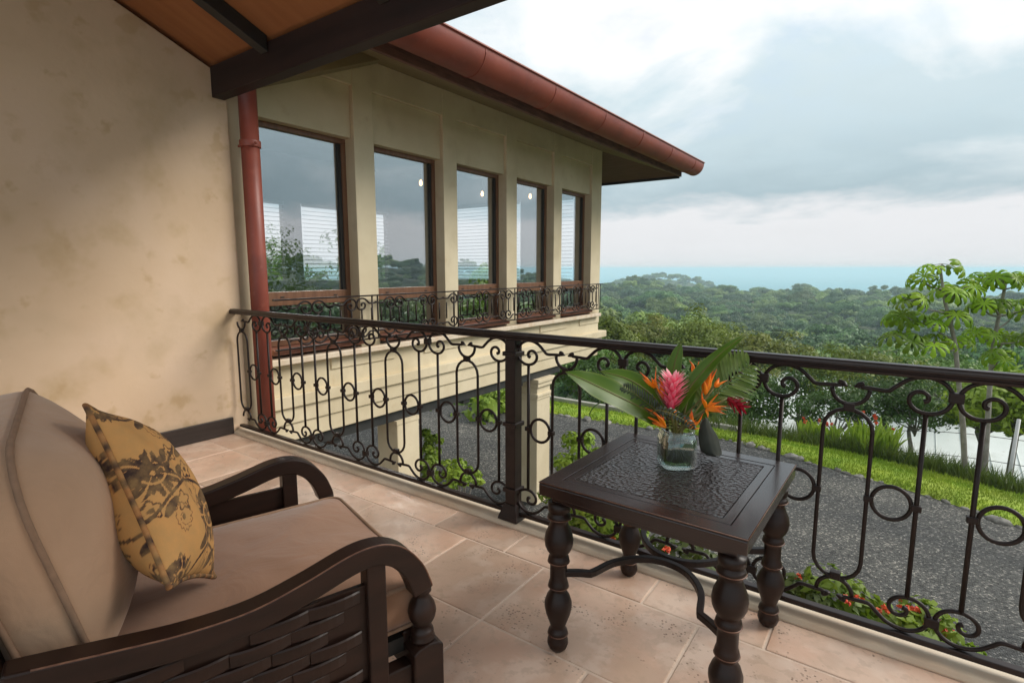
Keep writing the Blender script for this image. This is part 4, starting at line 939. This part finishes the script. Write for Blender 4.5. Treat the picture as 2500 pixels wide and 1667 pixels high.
broad = lambda t: max(.02, min(1, (t / .14) ** .7 if t < .14 else 1) * (1 - max(0, (t - .60) / .40) ** 2.2) * (.72 + .28 * math.sin(math.pi * t)))
big_leaf('large broad green leaf reaching far left from the vase', [zb(1090, 960), zb(880, 815, -.02), zb(560, 655, -.05), zb(250, 505, -.07), zb(0, 395, -.08)], .054, TOCAM + Vector((0, 0, .55)), prof=broad, wave=.06)
big_leaf('green leaf lying above the large left leaf', [zb(1130, 900, .02), zb(960, 660, .03), zb(700, 480, .03), zb(375, 388, .02)], .042, TOCAM + Vector((0, 0, .4)), prof=broad, wave=.05)
big_leaf('upright pointed green leaf behind the pink flower', [zb(1200, 960, .05), zb(1195, 700, .06), zb(1195, 380, .06), zb(1240, 190, .06), zb(1278, 80, .06)], .034, TOCAM + RGT * .15, wave=.06)
big_leaf('long wavy green leaf rising up to the right', [zb(1185, 960), zb(1290, 700, -.01), zb(1480, 440, -.02), zb(1720, 190, -.02), zb(1990, -15, 0)], .034, TOCAM - RGT * .35, wave=.20, fold=.25)
big_leaf('short green leaf behind the lower orange flower', [zb(1420, 960, .03), zb(1560, 800, .04), zb(1690, 700, .05), zb(1830, 650, .06)], .030, TOCAM + Vector((0, 0, .3)))
big_leaf('narrow dark green leaf standing in the middle of the vase', [zb(1300, 970, .03), zb(1340, 760, .04), zb(1400, 560, .05), zb(1440, 430, .05)], .026, TOCAM)
big_leaf('slim green leaf standing left of the orange flowers', [zb(1240, 980, .03), zb(1260, 800, .04), zb(1270, 640, .05), zb(1310, 420, .06)], .024, TOCAM)
# grey leaf hanging down behind the vase on to the table
g_ = thing('drooping_leaf', tuple(VC + Vector((0, 0, .02))), 'grey folded leaf drooping from the vase on to the table', 'leaf', 'leaves in the vase')
def ontab(x, y, lift=.003):
    q = zb(x, y) - EYE; return EYE + q * ((TZ + lift - EYE.z) / q.z)
bd_ = (ontab(1690, 1335) - EYE).dot(FWD) - VD
rows = []; R7 = [(905, 1530, 1566, .2), (960, 1500, 1590, .35), (1020, 1478, 1622, .5), (1090, 1470, 1680, .65), (1180, 1476, 1702, .8), (1260, 1490, 1724, .92), (1300, 1530, 1732, .97), (1328, 1640, 1700, 1.0)]
for y_, xl_, xr_, w_ in R7:
    rows.append([zb(lerp(xl_, xr_, c / 8), y_ + (3 * math.sin(c * 2.3 + y_)), lerp(.03, bd_, w_) - .022 * (1 - abs(c / 8 * 2 - 1) ** 1.5) + .004 * math.sin(c * 3.1)) for c in range(9)])
gl = MB(); gl.grid(rows)
ob = gl.build('blade', M['bq_grey'], g_); sd = ob.modifiers.new('thick', 'SOLIDIFY'); sd.thickness = .003; sb_ = ob.modifiers.new('soft', 'SUBSURF'); sb_.levels = 1; sb_.render_levels = 2
# palm fronds
def frond(label, rachis, lens, nl, m, sag, up=(0, 0, 1), w=.0055, spread=.9):
    root = thing('palm_frond', tuple(VC + Vector((0, 0, .02))), label, 'frond', 'leaves in the vase'); P = spline(rachis, nl + 4)
    MB().tube(P, [lerp(.003, .001, i / (nl + 3)) for i in range(nl + 4)], 6).build('rachis', M['stem'], root); stem(root, P[0], .0035)
    for i in range(3, nl + 3):
        t = (i - 3) / nl; tg = (P[i + 1] - P[i - 1]).normalized(); side = tg.cross(TOCAM).normalized()
        for sg in (-1, 1):
            l = (lens[0] if sg > 0 else lens[1]) * (math.sin(math.pi * (t * .75 + .2)) ** .7) * random.uniform(.88, 1.1); d = (side * sg * spread + tg * (1.05 - spread * .4)).normalized()
            q0 = P[i]; q1 = q0 + d * l * .55 + Vector((0, 0, -sag * l * .12)) + TOCAM * random.uniform(-.004, .01); q2 = q0 + d * l + Vector((0, 0, -sag * l * .42)) + TOCAM * random.uniform(-.01, .01)
            MB().leaf([q0, q1, q2], w, TOCAM + Vector((0, 0, .4)), .25, 0, st=7, cols=2).build('leaflet', M[m], root)
frond('feathery green palm frond spreading out to the right', [zb(1440, 950, .05), zb(1600, 700, .06), zb(1800, 510, .07), zb(2060, 300, .08)], (.12, .20), 18, 'bq_palm', .45, w=.009)
frond('fine dark palm frond on the left of the vase', [zb(1120, 940), zb(980, 800, -.01), zb(800, 660, -.02), zb(630, 550, -.03)], (.06, .06), 18, 'bq_fern', .5, w=.004)
frond('dark fern frond arching over the front rim of the vase', [zb(930, 850, -.05), zb(1040, 820, -.075), zb(1200, 870, -.085), zb(1340, 950, -.08), zb(1430, 1040, -.06)], (.014, .036), 13, 'bq_fern', .9, w=.0055, spread=1.3)
td = thing('leaf_tendril', tuple(VC + Vector((0, 0, .02))), 'thin dark tendril curling down below the left leaf', 'tendril', 'leaves in the vase')
MB().leaf([zb(430, 720, -.05), zb(330, 770, -.05), zb(270, 860, -.05), zb(295, 925, -.05)], .003, TOCAM, .1, 0, st=12, cols=2).build('blade', M['bq_leaf'], td)
# orange heliconias
def bract(mb, p0, p1, r, bend=.1):
    p0, p1 = Vector(p0), Vector(p1); d = p1 - p0; mid_ = p0.lerp(p1, .5) + d.cross(TOCAM).normalized() * d.length * bend
    P = spline([p0, mid_, p1], 10); rr = [r * k for k in (.35, .75, .98, 1, .92, .8, .62, .42, .22, .05)]; mb.tube(P, rr, 6, flat=.55)
def heliconia(label, hub, tips, r=.0078, d=0.0):
    tips = tips + [(lerp(hub[0], x, .72) + random.uniform(-28, 28), lerp(hub[1], y, .72) + random.uniform(-28, 28)) for x, y in tips[::2]]
    root = flower('heliconia_flower', label); h = zb(hub[0], hub[1], d)
    for k, (x, y) in enumerate(tips):
        mb = MB(); bract(mb, h + Vector((0, 0, random.uniform(-.004, .004))), zb(x, y, d + random.uniform(-.025, .02)), r * random.uniform(.8, 1.15), random.uniform(-.12, .12)); mb.build('bract', M['orange'], root)
    stem(root, h, .004)
heliconia('orange heliconia flower left of the pink ginger', (985, 575), [(815, 390), (850, 430), (900, 450), (950, 455), (985, 470), (1015, 540), (1000, 480), (880, 500)], d=.0)
heliconia('single upright red orange bract beside the pink ginger', (1080, 700), [(1003, 330), (1060, 600), (1030, 500)], r=.0085, d=-.007)
heliconia('tall orange heliconia flower right of the wavy leaf', (1545, 650), [(1510, 440), (1530, 480), (1610, 330), (1640, 380), (1675, 365), (1600, 420), (1560, 520)], r=.008)
heliconia('small orange heliconia flower pointing right above the red ginger', (1650, 560), [(1795, 488), (1740, 500), (1700, 460), (1720, 520), (1690, 540)], r=.007)
heliconia('large spiky orange heliconia flower at the right of the vase', (1550, 800), [(1510, 600), (1575, 905), (1720, 715), (1700, 625), (1795, 775), (1800, 825), (1785, 868), (1735, 820), (1660, 790), (1690, 840)], r=.0075, d=-.03)
heliconia('orange red heliconia flower low at the left rim of the vase', (1110, 1010), [(845, 870), (870, 785), (940, 800), (900, 900), (1050, 860), (985, 840), (960, 930), (1010, 880)], r=.0085, d=-.04)
heliconia('orange heliconia flower low at the right rim of the vase', (1395, 1010), [(1400, 808), (1310, 870), (1345, 920), (1525, 850), (1490, 1015), (1440, 920), (1360, 985), (1480, 940)], r=.008, d=-.04)
heliconia('pair of red tipped bracts above the wavy leaf', (1425, 420), [(1368, 268), (1475, 278), (1395, 330)], r=.006, d=.03)
heliconia('small orange bud low in the middle of the bouquet', (1215, 850), [(1190, 830), (1240, 825), (1215, 815), (1225, 870)], r=.004, d=-.05)
def ginger(label, axis, L0, rad, n, m, tilt_dir=None):
    root = flower('ginger_flower', label); base, tip = axis; ax = (tip - base).normalized(); s1 = ax.cross(TOCAM).normalized(); s2 = ax.cross(s1)
    H = (tip - base).length
    for i in range(n):
        t = i / n; a = i * 2.39996; dr = s1 * math.cos(a) + s2 * math.sin(a); p = base + ax * H * (t * .86) + dr * rad * .25
        sp = rad * (.70 + .95 * math.sin(math.pi * (.12 + t * .80))); ln = L0 * (1.05 - .35 * abs(t - .5))
        tipp = p + ax * ln + dr * sp; midp = p + ax * ln * .55 + dr * sp * .55
        mb = MB(); P = spline([p, midp, tipp], 6); w = L0 * .21; rows = []; tt = []
        for k, q in enumerate(P):
            tg = (P[min(k + 1, 5)] - P[max(k - 1, 0)]).normalized(); sd_ = tg.cross(dr).normalized(); hwid = w * (.5, .9, 1, .85, .5, .05)[k]
            rows.append([q - sd_ * hwid + dr * hwid * .0, q - dr * hwid * .35, q + sd_ * hwid]); tt += [k / 5 * (.45 + .55 * t) + .02] * 3
        mb.grid(rows, tt); mb.build('bract', m, root)
    MB().tube([base, base + ax * H * .9], rad * .4, 8, tt=[.05, .3]).build('core', m, root); stem(root, base, .0055)
ginger('bright pink ginger flower standing upright in the bouquet', (zb(1165, 800, -.03), zb(1190, 400, -.03)), .040, .036, 70, M['pink'])
ginger('deep crimson ginger flower drooping at the right of the bouquet', (zb(1790, 690, -.02), zb(1985, 810, -.035)), .028, .021, 34, M['crimson'])

# ------------------------------------------------------------------ garden plants near the balcony and tall thin trees
def shrub(label, px, py, y, rx, h, m, seed, flowers=0, leaf=.06, name='shrub', clumps=36, per=34, group='shrubs beside the balcony'):
    c = EYE + (atd(px, py, 1) - EYE) * (y / (atd(px, py, 1) - EYE).y); random.seed(seed)
    root = thing(name, (c.x, c.y, GZ - .03), label, 'shrub', group, local=True); top = c.z - GZ
    P, F, cc = leaf_cloud(clumps, per, rx, rx, h * .5, leaf, seed, hollow=.3, low=-.8); P = P + np.array([0, 0, top - h * .5]); link('foliage', np_mesh('foliage', P, F, m), None, root)
    mb = MB()
    for i in range(7):
        e = cc[i]; mb.tube(spline([(random.uniform(-.08, .08), random.uniform(-.08, .08), -.1), (e[0] * .4, e[1] * .4, (top - h * .5) * .6), (e[0], e[1], top - h * .5 + e[2])], 7), [.016, .015, .014, .012, .010, .008, .005], 5)
    mb.build('stem', M['bark'], root)
    for i in range(flowers):
        a, rr = random.random() * 6.28, rx * random.random() ** .5; fx, fy, fz = rr * math.cos(a), rr * math.sin(a), top - h * .5 + h * .52 * math.sqrt(max(.05, 1 - (rr / rx) ** 2)) + random.uniform(-.06, .03)
        f = MB(); P, F, _ = leaf_cloud(6, 6, .026, .026, .02, .017, seed * 50 + i); link('flower_head', np_mesh('flower_head', P + np.array([fx, fy, fz]), F, M['ixora']), None, root)
shrub('yellow green shrub with red flower clusters below the right of the rail', 1960, 1365, 3.3, .34, .5, M['shrubl'], 11, 16, .04, clumps=44, per=60)
shrub('low shrub with scarlet flower clusters beyond the table leg', 2120, 1405, 3.35, .26, .42, M['shrubl'], 12, 12, .04, clumps=40, per=60)
shrub('green shrub with orange red flowers just behind the right table leg', 1830, 1335, 3.3, .22, .42, M['shrub'], 13, 6, .04, clumps=40, per=60)
shrub('sparse green shrub with pink red blossoms seen under the table', 1570, 1235, 3.6, .38, .55, M['shrub'], 14, 9, .05, clumps=26, per=26)
shrub('leafy green shrub behind the front left table leg', 1385, 1130, 4.2, .34, .8, M['shrubl'], 15, 4, .045, clumps=44, per=60)
shrub('bright yellow green shrub between post and table edge', 1325, 1000, 6.2, .42, 1.2, M['shrubl'], 16, 0, .05, clumps=50, per=70)
shrub('tall lime green shrub growing beside the left column', 985, 955, 6.0, .26, 2.2, M['shrubl'], 17, 0, .05, clumps=60, per=60)
shrub('low lime green fern like shrub in front of the gravel', 1050, 1062, 5.4, .30, .30, M['shrubl'], 18, 0, .04, clumps=24, per=60)
shrub('green shrub under the far end of the wing', 1130, 885, 12.5, 1.1, 1.5, M['shrubl'], 19, 0, .16)
shrub('rounded green bush at the back of the gravel under the wing', 1080, 905, 13, 1.0, 1.3, M['lf_mid'], 20, 0, .16)
# orange flowered clump beyond the lawn
def clump(label, px, py, w, h, n, seed, fl):
    c = atd(px, py, 1) - EYE; p = EYE + c * ((GZ - .1 - EYE.z) / c.z); random.seed(seed)
    root = thing('flowering_clump', (p.x, p.y, GZ - .1), label, 'flowering plant', 'flowering clumps behind the lawn', local=True); mb = MB()
    for i in range(n):
        a = random.random() * 6.28; rr = w * random.random() ** .5; x, y = rr * math.cos(a), rr * math.sin(a); hh = h * random.uniform(.55, 1.05); dx, dy = random.gauss(0, .22) * hh, random.gauss(0, .22) * hh
        mb.leaf([(x, y, -.15), (x + dx * .4, y + dy * .4, hh * .55), (x + dx, y + dy, hh * random.uniform(.85, 1))], .035 * random.uniform(.6, 1.3), (random.gauss(0, 1), -1, .2), .2, 0, st=5, cols=2)
    mb.build('foliage', M['shrubl'], root)
    for i in range(fl):
        a = random.random() * 6.28; rr = w * random.random() ** .5; P, F, _ = leaf_cloud(4, 5, .035, .035, .07, .042, seed * 9 + i); link('flower_head', np_mesh('flower_head', P + np.array([rr * math.cos(a), rr * math.sin(a), h * random.uniform(.85, 1.1)]), F, M['ixora']), None, root)
clump('dense clump of sword leaves with orange red flowers behind the lawn', 2000, 1040, .5, .8, 150, 31, 6)
clump('small clump of sword leaves left of the dense flowering clump', 1905, 1020, .30, .55, 70, 32, 3)
clump('thin clump with orange flowers at the left of the flowering row', 1860, 1008, .28, .5, 60, 33, 3)
# thin trees with big palmate leaves
def palmate():
    mb = MB(); n = 9
    for k in range(n):
        a = R_(-150 + 300 * k / (n - 1)); l = .40 * (1 - .28 * abs(-1 + 2 * k / (n - 1)) ** 1.6)
        d = Vector((math.sin(a), math.cos(a), 0)); pts = [Vector((0, 0, 0)), d * l * .5 + Vector((0, 0, .02)), d * l * .85 + Vector((0, 0, -.05)), d * l * .98 + Vector((0, 0, -.16))]
        mb.leaf(pts, .078, (0, 0, 1), -.25, 0, st=9, cols=4, prof=lambda t: max(.04, (.18 + .95 * t ** 1.1) * (1 - max(0, (t - .72) / .28) ** 2)))
    m = mb.mesh('leaf'); m.materials.append(M['lf_cec']); return m
PALM = palmate()
def thin_tree(label, base_px, trunk_px, tips, depth, seed):
    random.seed(seed); b = atd(*base_px, depth); root = thing('palmate_leaf_tree', (b.x, b.y, b.z), label, 'tree', 'thin trees with big hand shaped leaves')
    tk = [atd(x, y, depth) for x, y in [base_px] + trunk_px]; tk[0].z -= .5
    P = spline(tk, 16); mb = MB(); mb.tube(P, [lerp(.058, .028, i / 15) for i in range(16)], 8)
    tipsw = [atd(x, y, depth + random.uniform(-.45, .45)) for x, y in tips]
    for t in tipsw:
        k = max(4, min(14, min(range(16), key=lambda i: (P[i] - t).length + (2 if P[i].z > t.z - .15 else 0)))); s0 = P[k]
        mb.tube(spline([s0, s0.lerp(t, .55) + Vector((0, 0, -.06)), t], 8), [.022, .02, .018, .016, .014, .012, .01, .008], 6)
    mb.build('trunk', M['bark'], root)
    for t in tipsw:
        n = random.choice((4, 4, 5, 5)); a0 = random.random() * 6.28; pt = MB()
        for k in range(n):
            a = a0 + k * 6.28 / n + random.uniform(-.3, .3); out = Vector((math.cos(a), math.sin(a), random.uniform(-.25, .35))) * random.uniform(.18, .36); p = t + out
            o = link('leaf', PALM, None, root); o.location = p; s = random.uniform(.5, .85); o.scale = (s, s, s)
            o.rotation_euler = (Matrix.Rotation(a - math.pi / 2, 3, 'Z') @ Matrix.Rotation(R_(random.uniform(-70, -15)), 3, 'X')).to_euler()
            pt.tube([t, p], .006, 5)
        pt.build('petiole', M['bark'], root)
thin_tree('thin pale trunked tree with big hand shaped leaves left of its twin', (2225, 1108), [(2212, 980), (2200, 860), (2192, 780), (2170, 690), (2160, 620)],
          [(2162, 606), (2115, 640), (2092, 690), (2072, 725), (2075, 772), (2125, 735), (2190, 720), (2145, 785), (2205, 785), (2178, 668), (2215, 660)], 11.1, 41)
thin_tree('thin pale trunked tree with big hand shaped leaves at the right edge', (2262, 1120), [(2268, 980), (2274, 880), (2282, 790), (2300, 700), (2310, 650)],
          [(2262, 640), (2305, 640), (2350, 640), (2285, 690), (2340, 710), (2255, 765), (2315, 770), (2300, 815), (2385, 690), (2390, 770), (2255, 705)], 11.5, 42)

# ------------------------------------------------------------------ haze over the valley
m, N, L = newmat('haze_air'); out = N.new('ShaderNodeOutputMaterial'); pv = N.new('ShaderNodeVolumePrincipled')
pv.inputs['Color'].default_value = (.72, .92, 1, 1); pv.inputs['Density'].default_value = .00046; L.new(pv.outputs[0], out.inputs['Volume'])
hz = MB().box(-170000, -170000, -113, 170000, 170000, 9).build('haze', m, smooth=False); tag(hz, 'thin pale blue haze over the forest valley and sea', 'haze', kind='stuff')
hz.display_type = 'WIRE'
for o in bpy.data.objects:
    if '_local' in o: del o['_local']
